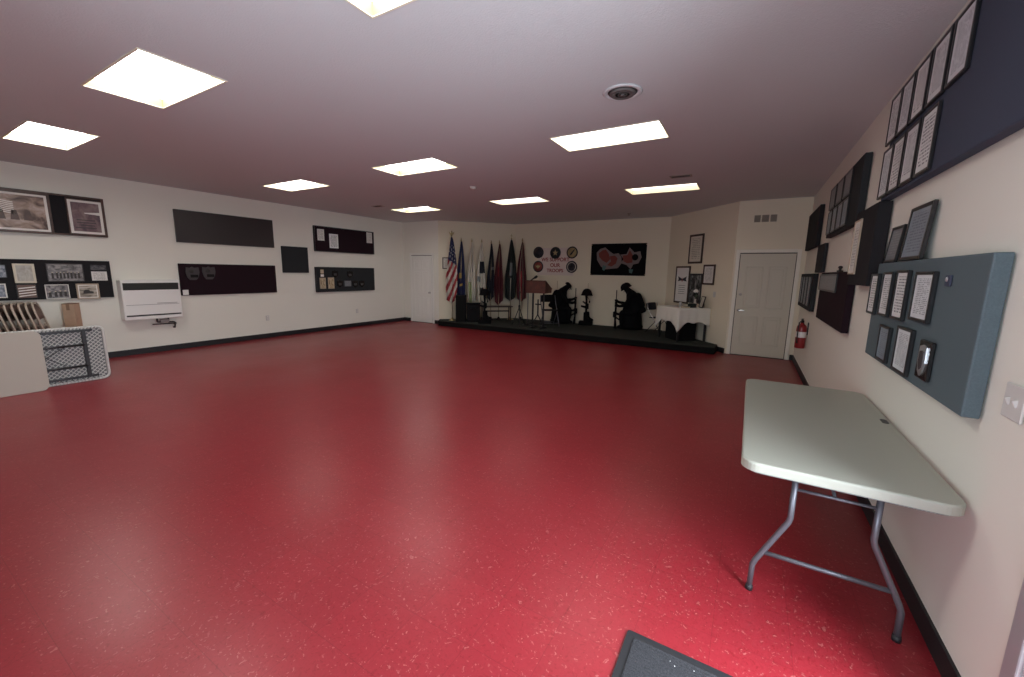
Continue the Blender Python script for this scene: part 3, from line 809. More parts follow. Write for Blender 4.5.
# ---- flags
VIEW = math.radians(35)
def flag(x, y, top, ztop, zbot, w, mats, pattern, label, finial='spear', lean=0., fold=3.0, ph=0., point=.12):
    t = thing('standing_flag', label, 'flag', (x, y, ZS + .001), VIEW, 'flags standing along the stage wall')
    MB().lathe([(0, 0), (.10, 0), (.105, .012), (.08, .03), (.035, .05), (.03, .09), (0, .09)], n=20).build('floor_base', 'gold_metal' if finial != 'spear' else 'black_metal', t)
    MB().lathe([(.014, .05), (.014, top - ZS - .14), (0, top - ZS - .14)], n=10).build('pole', 'pole_wood', t)
    f = MB(); zt = top - ZS - .15
    if finial == 'eagle':
        f.ball((0, 0, zt + .03), .03); f.ball((0, 0, zt + .09), (.022, .03, .045))
        for s in (-1, 1): f.prism([(0, zt + .06), (s * .075, zt + .13), (s * .06, zt + .05), (s * .02, zt + .04)], -.008, .008)
        f.ball((0, -.02, zt + .135), .016)
    elif finial == 'cross':
        f.ball((0, 0, zt + .02), .022); f.box((0, 0, zt + .09), (.016, .012, .13)); f.box((0, 0, zt + .10), (.08, .012, .016))
    else:
        f.ball((0, 0, zt + .01), .02); f.lathe([(.006, zt + .01), (.022, zt + .06), (.012, zt + .11), (0, zt + .15)], n=8)
    f.build('finial', 'gold_metal', t)
    nu, nv = 30, 56
    V, F, Mi = [], [], []
    z1, z0 = ztop - ZS, zbot - ZS
    for j in range(nv + 1):
        v = j / nv
        sp = w * (.10 + .90 * min(1, v / .62) ** .75) * (1 - .10 * max(0, (v - .8) / .2))
        for i in range(nu + 1):
            u = i / nu
            xx = sp * (u - .5) + .012 * math.sin(5 * v + ph)
            yy = -.03 - (.012 + .030 * v ** .6) * (w / .3) * math.sin(2 * PI * fold * u + ph + 1.2 * v) - .008 * math.sin(7 * v + 3 * u + ph)
            # the hem hangs lower in the middle folds
            drop = (1 - abs(2 * u - 1.0 + .25 * math.sin(ph))) * point * v ** 3
            V.append((xx, yy, z1 + (z0 + point - z1) * v - drop))
    for j in range(nv):
        for i in range(nu):
            a = j * (nu + 1) + i
            F.append((a, a + nu + 1, a + nu + 2, a + 1)); Mi.append(pattern((i + .5) / nu, (j + .5) / nv))
    me = bpy.data.meshes.new('flag_cloth'); me.from_pydata(V, [], F)
    for m in mats: me.materials.append(MATS[m])
    for p, mi in zip(me.polygons, Mi): p.material_index = mi; p.use_smooth = True
    o = bpy.data.objects.new('flag_cloth', me); COL.objects.link(o); o.parent = t
    sm = o.modifiers.new('Thickness', 'SOLIDIFY'); sm.thickness = .004
    return t
def pat_us(u, v):
    if v < .40 + .10 * (u - .5): return 2 if (int(u * 11) * 3 + int(v * 34) * 5) % 7 == 0 and v > .12 else 0
    ph = ((u - .5) * .36 * .80 - (1 - v) * 2.0 * .34) / .072
    return 1 if int(math.floor(ph)) % 2 == 0 else 2
def pat_blue(u, v):
    if .52 < v < .60 and .3 < u < .6: return 1
    if .70 < v < .74 and .35 < u < .7: return 1
    return 0
def pat_white(u, v):
    if v > .66 and .1 < u < .5: return 1
    if .22 < v < .5 and .55 < u < .68: return 2
    return 0
def pat_wd(u, v):
    if .32 < v < .52 and u > .25: return 1
    if .58 < v < .66 and u < .4: return 2
    if .75 < v < .84 and .3 < u < .7: return 1
    return 0
def pat_navy(u, v):
    if .42 < v < .48 and u > .5: return 1
    return 0
def pat_red(u, v):
    if .30 < v < .55 and .38 < u < .5: return 1
    return 0
def pat_pow(u, v):
    if .40 < v < .60 and abs(u - .5) < .13: return 1
    if v > .64 and .45 < u < .55: return 2
    return 0
def pat_last(u, v):
    if .30 < u < .40 or .62 < u < .70: return 1
    if v > .5 and .40 < u < .55: return 2
    return 0
flag(-7.55, 9.37, 2.74, 2.56, .66, .34, ['flag_blue', 'flag_red', 'flag_white'], pat_us, 'American flag with red and white stripes at the left end of stage', 'eagle', fold=2.2, ph=.3)
flag(-7.42, 9.64, 2.58, 2.46, .62, .26, ['flag_blue', 'flag_gold'], pat_blue, 'deep blue flag standing just right of the American flag', 'spear', ph=1.1)
flag(-7.17, 9.83, 2.56, 2.44, .62, .24, ['flag_white', 'flag_green', 'flag_grey'], pat_white, 'plain white flag with a greenish lower part, third from left', 'spear', ph=2.0)
flag(-6.96, 10.03, 2.56, 2.44, .62, .26, ['flag_white', 'flag_navy', 'flag_grey'], pat_wd, 'white flag with dark patches, fourth from left on stage', 'spear', ph=2.9)
flag(-6.77, 10.25, 2.54, 2.42, .72, .22, ['flag_navy', 'flag_grey'], pat_navy, 'narrow navy-black flag between the patched white and maroon flags', 'spear', ph=.8)
flag(-6.59, 10.42, 2.54, 2.42, .60, .27, ['flag_maroon', 'flag_red'], pat_red, 'maroon flag standing left of the tall black-green flag', 'spear', ph=1.9)
flag(-6.33, 10.68, 2.72, 2.56, .72, .36, ['flag_black', 'flag_grey', 'flag_white'], pat_pow, 'tall black-green flag with a grey emblem under a high finial', 'cross', ph=.1, fold=2.4)
flag(-6.02, 10.80, 2.62, 2.48, .70, .30, ['flag_maroon', 'flag_cream', 'flag_red'], pat_last, 'dark red flag with cream streaks, rightmost of the flags', 'spear', ph=2.4)

framed('diag_left', .235, 1.83, .24, .34, 'small dark-framed picture half hidden behind the American flag', 0, 'dark_wood', .03, 0, pic='doc_cream', thick=.02)

# ---- black boxes at the left of the stage
t = thing('speaker_cabinet', 'tall narrow black cabinet standing in front of the American flag', 'cabinet', (-7.19, 9.33, ZS + .001), VIEW)
MB().box((0, 0, .39), (.30, .28, .76), bev=.012, seg=2).build('cabinet_body', 'cabinet_black', t)
MB().box((0, -.146, .39), (.26, .012, .68), bev=.005).build('front_panel', 'stage_fascia', t)
fe = MB()
for sx in (-1, 1):
    for sy in (-1, 1): fe.lathe([(.018, 0), (.02, .012), (.014, .014)], (sx * .12, sy * .11, 0), 10)
fe.build('rubber_feet', 'black_rubber', t)
t = thing('equipment_case', 'squat black case beside the tall cabinet at stage left', 'case', (-6.93, 9.58, ZS + .001), VIEW)
MB().box((0, 0, .265), (.38, .34, .51), bev=.014, seg=2).build('case_body', 'cabinet_black', t)
lid = MB(); lid.box((0, 0, .528), (.40, .36, .022), bev=.006); lid.build('lid', 'cabinet_black', t)
h = MB(); h.tube([(-.07, -.175, .40), (-.07, -.20, .41), (.07, -.20, .41), (.07, -.175, .40)], .010); h.build('handle', 'black_metal', t)
fe = MB()
for sx in (-1, 1):
    for sy in (-1, 1): fe.lathe([(.018, 0), (.02, .012), (.014, .014)], (sx * .15, sy * .13, 0), 10)
fe.build('rubber_feet', 'black_rubber', t)

# ---- low dark bench along the flags
t = thing('low_bench', 'long low dark bench in front of the maroon flags', 'bench', (-6.44, 10.08, ZS + .001), RZDL)
MB().box((0, 0, .435), (.92, .26, .03), bev=.005).build('bench_top', 'dark_wood', t)
for sx in (-1, 1):
    for sy in (-1, 1): MB().box((sx * .40, sy * .10, .21), (.03, .03, .42)).build('leg', 'dark_wood', t)
MB().box((0, 0, .30), (.78, .02, .04)).build('stretcher', 'dark_wood', t)

# ---- battlefield crosses (boots, rifle, helmet)
def rifle(mb, base, axis_up=True, L=1.0, flip=1, m=0):
    """rifle standing along Z with its muzzle up (or down), grip side towards flip*X"""
    x, y, z = base
    def Z(k): return z + (k if axis_up else L - k)
    def bx(k0, k1, x0, x1, d): mb.box((x + flip * (x0 + x1) / 2, y, (Z(k0) + Z(k1)) / 2), (abs(x1 - x0), d, abs(k1 - k0)), m=m)
    bx(0, .03, -.05, .03, .04)
    mb.prism([(x + flip * a, Z(b)) for a, b in ((-.055, .01), (.025, .01), (.025, .24), (-.022, .24))], y - .02, y + .02, m)      # stock
    bx(.24, .46, -.03, .028, .038)                                                                                                # receiver
    mb.prism([(x + flip * a, Z(b)) for a, b in ((-.02, .27), (-.10, .22), (-.115, .25), (-.02, .32))], y - .014, y + .014, m)     # grip
    mb.prism([(x + flip * a, Z(b)) for a, b in ((-.02, .36), (-.15, .345), (-.155, .395), (-.02, .43))], y - .012, y + .012, m)   # magazine
    bx(.46, .72, -.026, .026, .05)                                                                                                # hand guard
    mb.prism([(x + flip * a, Z(b)) for a, b in ((.02, .28), (.065, .30), (.065, .44), (.02, .46))], y - .008, y + .008, m)        # carry handle
    mb.tube([(x, y, Z(.70)), (x, y, Z(L))], .011, 8, m)
    mb.prism([(x + flip * a, Z(b)) for a, b in ((.0, .73), (.045, .75), (.045, .765), (.0, .79))], y - .006, y + .006, m)         # sight
def boot(mb, x, y, z, rz, m=0):
    R = Matrix.Translation((x, y, z)) @ Matrix.Rotation(rz, 4, 'Z')
    t = MB()
    t.prism([(-.05, 0), (.16, 0), (.17, .03), (.15, .06), (.08, .085), (.045, .13), (.045, .26), (-.055, .26), (-.055, .06)], -.042, .042)
    bmesh.ops.bevel(t.bm, geom=list(t.bm.edges), offset=.012, segments=2, affect='EDGES')
    t.bm.transform(R)
    me = bpy.data.meshes.new('_b'); t.bm.to_mesh(me); t.bm.free(); mb.bm.from_mesh(me); bpy.data.meshes.remove(me)
def cross(x, y, label, scale=1., rz=0.):
    t = thing('battlefield_cross', label, 'memorial', (x, y, ZS + .001), rz, 'battlefield cross memorials')
    MB().box((0, 0, .055), (.38, .26, .11), bev=.01).build('plinth', 'statue_black', t)
    for sx in (-1, 1):
        b = MB(); boot(b, .02 + sx * .02, sx * .07 - .0, .11, -.25 + sx * .2); b.build('boot', 'statue_black', t)
    r = MB(); rifle(r, (0, .0, .12), False, .78, 1); r.build('rifle', 'statue_black', t)
    h = MB(); h.lathe([(.150, .835), (.158, .842), (.135, .88), (.125, .93), (.10, .985), (.055, 1.02), (0, 1.03)], n=24)
    h.bm.transform(Matrix.Diagonal((1.08, .95, 1, 1))); h.build('helmet', 'statue_black', t)
    d = MB(); d.tube([(.02, -.03, .80), (.09, -.03, .70), (.07, -.03, .62)], .006); d.box((.085, -.03, .66), (.035, .01, .06), bev=.004); d.build('dog_tags', 'statue_black', t)
    for o in t.children:
        if scale != 1: o.scale = (scale,) * 3
    return t
c1 = cross(-6.43, 9.43, 'battlefield cross of helmet and rifle in front of the flags', .95, VIEW)
c2 = cross(-3.97, 10.93, 'battlefield cross of helmet and rifle between two kneeling soldiers', 1.0, .25)
MB().tube([(.02, .05, 1.0), (.02, .05, 1.18)], .006).build('support_rod', 'pole_wood', c2)

# ---- kneeling soldier statues: one continuous skinned body each
def skin(name, verts, edges, radii, mat, parent, root=0, sub=2):
    me = bpy.data.meshes.new(name); me.from_pydata(verts, edges, [])
    o = bpy.data.objects.new(name, me); COL.objects.link(o); o.parent = parent
    me.materials.append(MATS[mat])
    sk = o.modifiers.new('Skin', 'SKIN'); sk.use_smooth_shade = True
    for i, r in enumerate(radii):
        v = me.skin_vertices[0].data[i]; r = r if isinstance(r, tuple) else (r, r)
        v.radius = r; v.use_root = (i == root)
    ss = o.modifiers.new('Subdivision', 'SUBSURF'); ss.levels = sub; ss.render_levels = sub
    return o
def soldier(x, y, rz, mirror, headgear, label):
    t = thing('kneeling_soldier_statue', label, 'statue', (x, y, ZS + .002), rz, 'kneeling soldier statues')
    s = -1 if mirror else 1
    N = {}; V = []; R = []; E = []
    def P(k, x_, y_, z_, r, link=None):
        N[k] = len(V); V.append((s * x_ * .84, y_, z_)); R.append(r)
        if link is not None: E.append((N[link], N[k]))
    P('pelvis', -.06, 0, .46, .17)
    P('waist', -.07, 0, .62, .20, 'pelvis')
    P('chest', .00, 0, .82, .215, 'waist')
    P('upper', .06, 0, .96, .165, 'chest')
    P('neck', .16, 0, 1.01, .085, 'upper')
    P('skull', .235, 0, 1.055, .082, 'neck')
    P('crown', .275, 0, 1.09, .070, 'skull')
    for sd, nm in ((1, 'l'), (-1, 'r')):
        P('sh' + nm, .09, sd * .17, .90, .078, 'upper')
        P('el' + nm, .21, sd * .22, .66, .056, 'sh' + nm)
        P('wr' + nm, .42, sd * .07, .70 if sd > 0 else .60, .036, 'el' + nm)
        P('pa' + nm, .485, sd * .045, .72 if sd > 0 else .62, .034, 'wr' + nm)
        # four fingers and a thumb closing round the rifle
        for q in range(4):
            z = (.765 if sd > 0 else .665) - q * .024
            P('f%d%s' % (q, nm), .530, sd * .040, z, .0105, 'pa' + nm)
            P('g%d%s' % (q, nm), .560, sd * .012, z - .002, .0095, 'f%d%s' % (q, nm))
            P('h%d%s' % (q, nm), .556, sd * -.020, z - .004, .0085, 'g%d%s' % (q, nm))
        P('t0' + nm, .492, sd * .018, (.765 if sd > 0 else .665), .012, 'pa' + nm)
        P('t1' + nm, .500, sd * -.018, (.775 if sd > 0 else .675), .010, 't0' + nm)
    # kneeling leg (far side) and raised knee (near side)
    P('hipl', -.05, .11, .42, .125, 'pelvis'); P('kneel', .14, .13, .085, .078, 'hipl')
    P('calfl', -.06, .13, .085, .075, 'kneel'); P('ankl', -.28, .13, .08, .048, 'calfl'); P('toel', -.33, .13, .048, .036, 'ankl')
    P('hipr', -.02, -.11, .44, .125, 'pelvis'); P('kneer', .34, -.13, .46, .082, 'hipr')
    P('calfr', .33, -.13, .28, .070, 'kneer'); P('ankr', .32, -.13, .09, .05, 'calfr'); P('toer', .46, -.13, .052, .040, 'ankr')
    skin('body', V, E, R, 'statue_black', t)
    f = MB()                                                  # face: nose, brow, lips, ears
    f.prism([(s * a, b) for a, b in ((.318, 1.055), (.348, 1.015), (.322, 1.012))], -.012, .012)
    f.ball((s * .318, 0, 1.072), (.016, .05, .012)); f.ball((s * .300, 0, .985), (.014, .024, .009))
    for sd in (-1, 1): f.ball((s * .225, sd * .085, 1.05), (.016, .010, .026)); f.ball((s * .322, sd * .026, 1.050), .010)
    f.bm.transform(Matrix.Translation((-s * .042, 0, 0))); f.build('face', 'statue_black', t)
    h = MB()
    if headgear == 'helmet':
        h.lathe([(.140, -.015), (.146, -.005), (.128, .03), (.122, .07), (.095, .115), (.05, .138), (0, .143)], (0, 0, 0), 22)
        h.bm.transform(Matrix.Translation((s * .205, 0, 1.085)) @ Matrix.Rotation(s * .50, 4, 'Y') @ Matrix.Diagonal((1.05, .92, 1, 1)))
        h.build('helmet', 'statue_black', t)
    else:
        h.lathe([(.098, 0), (.104, .02), (.098, .06), (.06, .088), (0, .095)], (0, 0, 0), 20)
        h.prism([(.05, .0), (.15, -.01), (.15, .002), (.05, .016)], -.07, .07)
        h.bm.transform(Matrix.Translation((s * .205, 0, 1.085)) @ Matrix.Rotation(s * .75, 4, 'Y') @ Matrix.Diagonal((s, 1, 1, 1)))
        bmesh.ops.recalc_face_normals(h.bm, faces=h.bm.faces)
        h.build('cap', 'statue_black', t)
    p = MB(); p.box((0, 0, .03), (.22, .36, .44), bev=.10, seg=4); p.box((.0, 0, -.22), (.18, .36, .14), bev=.06, seg=3)
    p.bm.transform(Matrix.Translation((s * -.15, 0, .73)) @ Matrix.Rotation(s * .40, 4, 'Y'))
    p.build('backpack', 'statue_black', t)
    j = MB(); j.lathe([(.285, .015), (.28, .10), (.265, .28), (.245, .46), (.21, .62), (.17, .66)], n=24)
    j.bm.transform(Matrix.Translation((s * .03, 0, 0)) @ Matrix.Diagonal((1.02, .70, 1, 1)))
    j.build('long_coat', 'statue_black', t)
    r = MB(); rifle(r, (s * .441, 0, .004), True, 1.02, s); r.build('rifle', 'statue_black', t)
    return t
s1 = soldier(-4.72, 10.78, .38, False, 'cap', 'kneeling soldier statue with bowed head facing right behind the lectern')
s2 = soldier(-2.63, 10.80, .24, True, 'helmet', 'kneeling helmeted soldier statue facing left beneath the black banner')
MB().tube([(-.10, .20, .10), (-.10, .20, 1.22)], .007).build('support_rod', 'pole_wood', s1)

# ---- lectern, stands
t = thing('lectern', 'dark red wooden lectern with slanted top and open metal legs', 'lectern', (-4.76, 9.48, ZS + .001), .06)
a = MB(); a.prism([(-.265, 0), (.265, 0), (.265, .30), (-.265, .30)], -.012, .012); a.bm.transform(Matrix.Translation((0, -.215, .925))); a.build('front_board', 'podium_wood', t)
for sx in (-1, 1):
    a = MB(); a.faces([(sx * .258 + dx, yy, zz) for dx in (-.01, .01) for yy, zz in ((-.20, .925), (.22, .925), (.22, 1.02), (-.20, 1.225))], [(0, 1, 2, 3), (7, 6, 5, 4), (0, 4, 5, 1), (1, 5, 6, 2), (2, 6, 7, 3), (3, 7, 4, 0)]); a.build('side_board', 'podium_wood', t)
a = MB(); a.box((0, 0, 0), (.56, .50, .022), bev=.004); a.bm.transform(Matrix.Translation((0, .005, 1.135)) @ Matrix.Rotation(-.455, 4, 'X')); a.build('reading_top', 'podium_wood', t)
a = MB(); a.box((0, .245, 1.035), (.54, .02, .035), bev=.003); a.build('book_ledge', 'podium_wood', t)
for sx in (-1, 1): MB().box((sx * .15, -.02, .475), (.032, .045, .90)).build('post', 'black_metal', t)
a = MB(); a.box((0, -.03, .55), (.032, .02, .42)); a.box((0, -.03, .63), (.15, .021, .032)); a.build('cross_emblem', 'black_metal', t)
a = MB(); a.bar((0, -.03, .36), (-.15, -.03, .10), .022); a.bar((0, -.03, .36), (.15, -.03, .10), .022); a.build('brace', 'black_metal', t)
for sx in (-1, 1): MB().box((sx * .15, 0, .015), (.05, .42, .03), bev=.008).build('foot', 'black_metal', t)
a = MB(); a.box((0, -.02, .07), (.28, .03, .03)); a.build('lower_rail', 'black_metal', t)

t = thing('microphone_stand', 'thin microphone stand with a black microphone left of the lectern', 'microphone stand', (-5.28, 9.86, ZS + .001), VIEW)
MB().lathe([(0, 0), (.13, 0), (.13, .012), (.03, .03), (.015, .05), (0, .05)], n=20).build('round_base', 'black_metal', t)
MB().tube([(0, 0, .03), (0, 0, 1.10)], .010).build('pole', 'leg_grey', t)
MB().tube([(0, 0, 1.08), (.0, -.01, 1.18), (.06, -.03, 1.25)], .008).build('gooseneck', 'black_metal', t)
m = MB(); m.lathe([(.012, 0), (.018, .10), (.026, .12), (.030, .15), (.022, .18), (0, .19)], n=14)
m.bm.transform(Matrix.Scale(1.25, 4)); m.bm.transform(Matrix.Translation((.05, -.03, 1.23)) @ Matrix.Rotation(1.0, 4, 'Y')); m.build('microphone', 'black_metal', t)

t = thing('tripod_stand', 'low black tripod stand at the stage edge left of the lectern', 'stand', (-5.33, 9.47, ZS + .001), VIEW)
MB().tube([(0, 0, .05), (0, 0, .90)], .012).build('pole', 'black_metal', t)
MB().lathe([(.02, .50), (.026, .52), (.026, .56), (.018, .58)], n=12).build('collar', 'black_metal', t)
for k in range(3):
    a = 2 * PI * k / 3 - PI / 2
    MB().tube([(0, 0, .52), (.17 * math.cos(a), .17 * math.sin(a), .09), (.23 * math.cos(a), .23 * math.sin(a), .012)], .011).build('leg', 'black_metal', t)
b = MB(); b.box((0, 0, .92), (.05, .03, .05), bev=.005); b.build('clamp_head', 'black_metal', t)

# ---- folding chairs
def folding_chair(label, loc, rz, seat_m, frame_m, group=None):
    """open metal folding chair facing -Y"""
    t = thing('folding_chair', label, 'chair', loc, rz, group)
    s = MB(); s.slab(rrect(.40, .40, .05, cx=0, cy=-.02), .425, .445, bev=.008); s.build('seat', seat_m, t)
    b = MB(); n = 8; V = []; F = []
    for k in range(n + 1):
        u = k / n - .5; yy = .215 - .05 * (1 - (2 * u) ** 2) + .035
        for z, dy in ((.64, 0), (.70, .012), (.80, .03), (.845, .036)): V.append((u * .40, yy + dy, z if z < .84 else z - .03 * (2 * u) ** 4))
    for k in range(n):
        for q in range(3): a = k * 4 + q; F.append((a, a + 4, a + 5, a + 1))
    b.faces(V, F, smooth=True); o = b.build('backrest', seat_m, t); o.modifiers.new('Thickness', 'SOLIDIFY').thickness = .016
    for sx in (-1, 1):
        MB().tube([(sx * .215, -.24, .012), (sx * .215, .05, .46), (sx * .215, .20, .66), (sx * .205, .25, .83)], .012).build('front_leg', frame_m, t)
        MB().tube([(sx * .190, .26, .012), (sx * .190, -.10, .43)], .011).build('rear_leg', frame_m, t)
    MB().tube([(-.215, -.19, .09), (.215, -.19, .09)], .009).build('front_stretcher', frame_m, t)
    MB().tube([(-.19, .20, .085), (.19, .20, .085)], .009).build('rear_stretcher', frame_m, t)
    return t
# facing the cloth-covered table: -Y local -> along -e2
folding_chair('dark folding chair with silvery frame drawn up to the cloth-covered table', (-1.90, 10.50, ZS + .001), 1.12, 'flag_navy', 'chrome').scale = (.95, .95, .90)
folding_chair('dark chair half hidden between the lectern and kneeling soldier', (-4.74, 10.14, ZS + .001), .7, 'cabinet_black', 'leg_grey')

# ---- small table with white cloth (sits against the right diagonal wall)
e1 = Vector((-dR.y, dR.x))                                  # towards the wall
tc = Vector((-1.275, 9.845))
t = thing('memorial_table', 'small square table hidden under the white cloth at stage right', 'table', (tc.x, tc.y, ZS), RZDR)
MB().slab(rrect(.80, .74, .03), .705, .735).build('tabletop', 'dark_wood', t)
for sx in (-1, 1):
    for sy in (-1, 1): MB().box((sx * .36, sy * .33, .353), (.04, .04, .705), bev=.004).build('leg', 'black_metal', t)
ap = MB()
for sy in (-1, 1): ap.box((0, sy * .33, .65), (.70, .02, .09))
for sx in (-1, 1): ap.box((sx * .36, 0, .65), (.02, .62, .09))
ap.build('apron', 'dark_wood', t)
def cloth():
    W, D, n = .42, .39, 20
    per = []
    for k in range(n): per.append((-W + 2 * W * k / n, -D))
    for k in range(n): per.append((W, -D + 2 * D * k / n))
    for k in range(n): per.append((W - 2 * W * k / n, D))
    for k in range(n): per.append((-W, D - 2 * D * k / n))
    V, F = [], []; m = len(per); rows = 8
    for x, y in per: V.append((x * .965, y * .965, .742))
    for j in range(rows + 1):
        v = j / rows
        for i, (x, y) in enumerate(per):
            c = 1 - min(abs(abs(x) - W) + abs(abs(y) - D), .22) / .22          # closeness to a corner
            near = 1.25 if y < 0 else .55
            drop = (.31 + .17 * c ** 1.5 * near) * v + .012 * math.sin(i * .9) * v
            k = 1 + .03 * v * math.sin(i * 1.3) + .06 * v * c
            if y > D - .02: k = 1.0; 
            V.append((x * k, min(y * k, D + .005), .738 - drop))
    F.append(list(range(m)))
    for j in range(rows + 1):
        for i in range(m):
            a = j * m + i; b = j * m + (i + 1) % m
            F.append((a, a + m, b + m, b))
    b = MB(); b.faces(V, F, smooth=True)
    o = b.build('tablecloth', 'cloth_white'); o.location = (tc.x, tc.y, ZS); o.rotation_euler = (0, 0, RZDR)
    so = o.modifiers.new('Thickness', 'SOLIDIFY'); so.thickness = .003; so.offset = 1
    tag(o, 'white cloth draped with hanging corners over the stage right table', 'tablecloth')
cloth()
def on_table(x, y, z=.746): p = Matrix.Rotation(RZDR, 4, 'Z') @ Vector((x, y, 0)); return (tc.x + p.x, tc.y + p.y, ZS + z)
# things on the cloth
GT = None
def stand_frame(x, y, W, H, fm, pic, label, tilt=-.15, rz=0., mw=0.):
    t = framed('diag_right', 0, 0, W, H, label, 0, fm, .022, mw, 'mat_white', pic, cat='framed picture', thick=.018, tilt=tilt)
    t.location = on_table(x, y); t.rotation_euler = Euler((tilt, 0, RZDR + rz))
    e = MB(); e.bar((0, .012, H * .75), (0, .035 + .10 * H, .012), .03, .006); e.build('easel_back', 'frame_black', t)
    return t
framed('diag_right', 1.20, 1.30, .44, .68, 'tall black-framed dark poster hung low right behind the white cloth', 0, 'frame_black', .03, 0, pic='photo_mono', thick=.02)
stand_frame(.31, .22, .22, .26, 'frame_black', 'doc_cream', 'small framed picture standing at the right side of the white cloth', -.22, -.3)
t = thing('flower_vase', 'slim vase holding one pale flower before the dark poster', 'vase', on_table(.12, .20))
MB().lathe([(.035, 0), (.04, .01), (.045, .06), (.02, .12), (.018, .17), (.024, .18), (0, .17)], n=16).build('vase_body', 'seal_white', t)
MB().tube([(0, 0, .16), (.01, 0, .24), (.0, .01, .33)], .004).build('stem', 'leaf_green', t)
b = MB()
for k in range(7):
    a = k * 2.4; r = .012 + .005 * k
    b.ball((r * math.cos(a), r * math.sin(a), .345 + .004 * (7 - k)), (.022, .022, .03), seg=10)
b.build('blossom', 'mat_white', t)
lf = MB()
for a in (.5, 2.6, 4.4): lf.prism([(0, 0), (.03, .02), (.06, .05), (.03, .045)], -.002, .002); lf.bm.transform(Matrix.Rotation(a, 4, 'Z'))
lf.bm.transform(Matrix.Translation((.005, 0, .22))); lf.build('leaf', 'leaf_green', t)
t = thing('place_plate', 'white plate lying flat on the front of the white cloth', 'plate', on_table(-.10, -.20))
MB().lathe([(.06, 0), (.07, .004), (.12, .014), (.118, .017), (.065, .008), (0, .007)], n=28).build('plate_rim', 'paper_white', t)
t = thing('drinking_glass', 'upturned drinking glass beside the plate on the white cloth', 'glass', on_table(.06, -.12))
MB().lathe([(.036, 0), (.030, .10), (.028, .104), (0, .105)], n=18).build('glass_body', 'silver', t)
t = thing('dark_book', 'dark closed book lying left of the small framed picture', 'book', on_table(.29, -.14))
bk = MB(); bk.box((0, 0, .018), (.16, .12, .030)); bk.build('pages', 'paper_tan', t)
bk = MB(); bk.box((0, 0, .002), (.17, .13, .004)); bk.box((0, 0, .035), (.17, .13, .004)); bk.box((-.083, 0, .018), (.004, .13, .032)); bk.build('cover', 'flag_black', t)
t = thing('dark_hat', 'dark peaked hat resting on the white cloth before small frame', 'hat', on_table(.22, .06))
hb = MB(); hb.lathe([(.085, 0), (.09, .02), (.085, .06), (.10, .075), (.06, .09), (0, .092)], n=20); hb.build('crown', 'flag_black', t)
hb = MB(); hb.slab([(.10 * math.cos(a), -.03 - .10 * math.sin(a)) for a in [PI * k / 8 for k in range(9)]], .004, .010); hb.build('visor', 'black_metal', t)

t = thing('added_dark_box', 'black box added to fill the dark area under the white cloth-covered table', 'box', (tc.x - .02, tc.y - .02, ZS + .001), RZDR)  # added stand-in for the dark area beneath the cloth
MB().box((0, 0, .21), (.50, .44, .42), bev=.01, seg=2).build('box_body', 'cabinet_black', t)
MB().box((0, 0, .432), (.52, .46, .022), bev=.004).build('lid', 'cabinet_black', t)

# ---- frames on the right diagonal wall
framed('diag_right', 1.105, 2.20, .50, .66, 'topmost brown-framed pale document above the cloth-covered table', 0, 'dark_wood', .045, 0, pic='doc_cream', cat='framed document', name='framed_document')
def c_scroll(p, w, h, y, zc):
    for sx in (-1, 1): p.prism([(sx * .01, zc + h * .18), (sx * w * .36, zc + h * .25), (sx * w * .30, zc + h * .16), (sx * w * .38, zc + h * .10), (sx * .01, zc + h * .13)], y - .001, y, 1)
    p.prism([(-.03, zc + h * .10), (.03, zc + h * .10), (0, zc + h * .22)], y - .001, y, 2)
    for k in range(5): p.box((0, y - .0005, zc - h * .02 - k * h * .06), (w * (.55 - .05 * (k % 2)), .001, h * .012), m=3)
    return ['seal_black', 'banner_red', 'shield_grey']
framed('diag_right', .69, 1.37, .56, .89, 'largest brown-framed white scroll with a dark winged emblem, left of table items', 0, 'dark_wood', .04, 0, pic='paper_white', cat='framed document', name='framed_document', content=c_scroll)
framed('diag_right', 1.63, 1.62, .38, .44, 'right brown-framed pale document nearest the cream door', 0, 'dark_wood', .04, 0, pic='doc_paper', cat='framed document', name='framed_document')

# ---- banners on the alcove back wall
def text(name, body, size, loc, mat, parent, depth=.001):
    c = bpy.data.curves.new(name, 'FONT'); c.body = body; c.size = size; c.align_x = 'CENTER'; c.align_y = 'CENTER'; c.extrude = depth; c.offset = .004
    tmp = bpy.data.objects.new('_text', c); COL.objects.link(tmp)
    bpy.context.view_layer.update()
    me = bpy.data.meshes.new_from_object(tmp.evaluated_get(bpy.context.evaluated_depsgraph_get()))
    bpy.data.objects.remove(tmp); bpy.data.curves.remove(c)
    me.name = name; me.materials.clear(); me.materials.append(MATS[mat])
    o = bpy.data.objects.new(name, me); COL.objects.link(o)
    o.location = loc; o.rotation_euler = (PI / 2, 0, 0); o.parent = parent
    return o
t = thing('hanging_banner', 'pale banner with red lettering and five round military seals', 'banner', (-5.08, YB - .003, 1.53))
MB().box((0, -.003, .40), (1.16, .006, .80), bev=.001).build('banner_cloth', 'banner_sheet', t)
text('lettering', 'WE SUPPORT', .150, (.0, -.0085, .455), 'banner_red', t)
text('lettering', 'OUR', .150, (.0, -.0085, .29), 'banner_red', t)
text('lettering', 'TROOPS', .140, (.0, -.0085, .135), 'banner_red', t)
def star(r, r2, n=5): return [((r if k % 2 == 0 else r2) * math.sin(PI * k / n), (r if k % 2 == 0 else r2) * math.cos(PI * k / n)) for k in range(2 * n)]
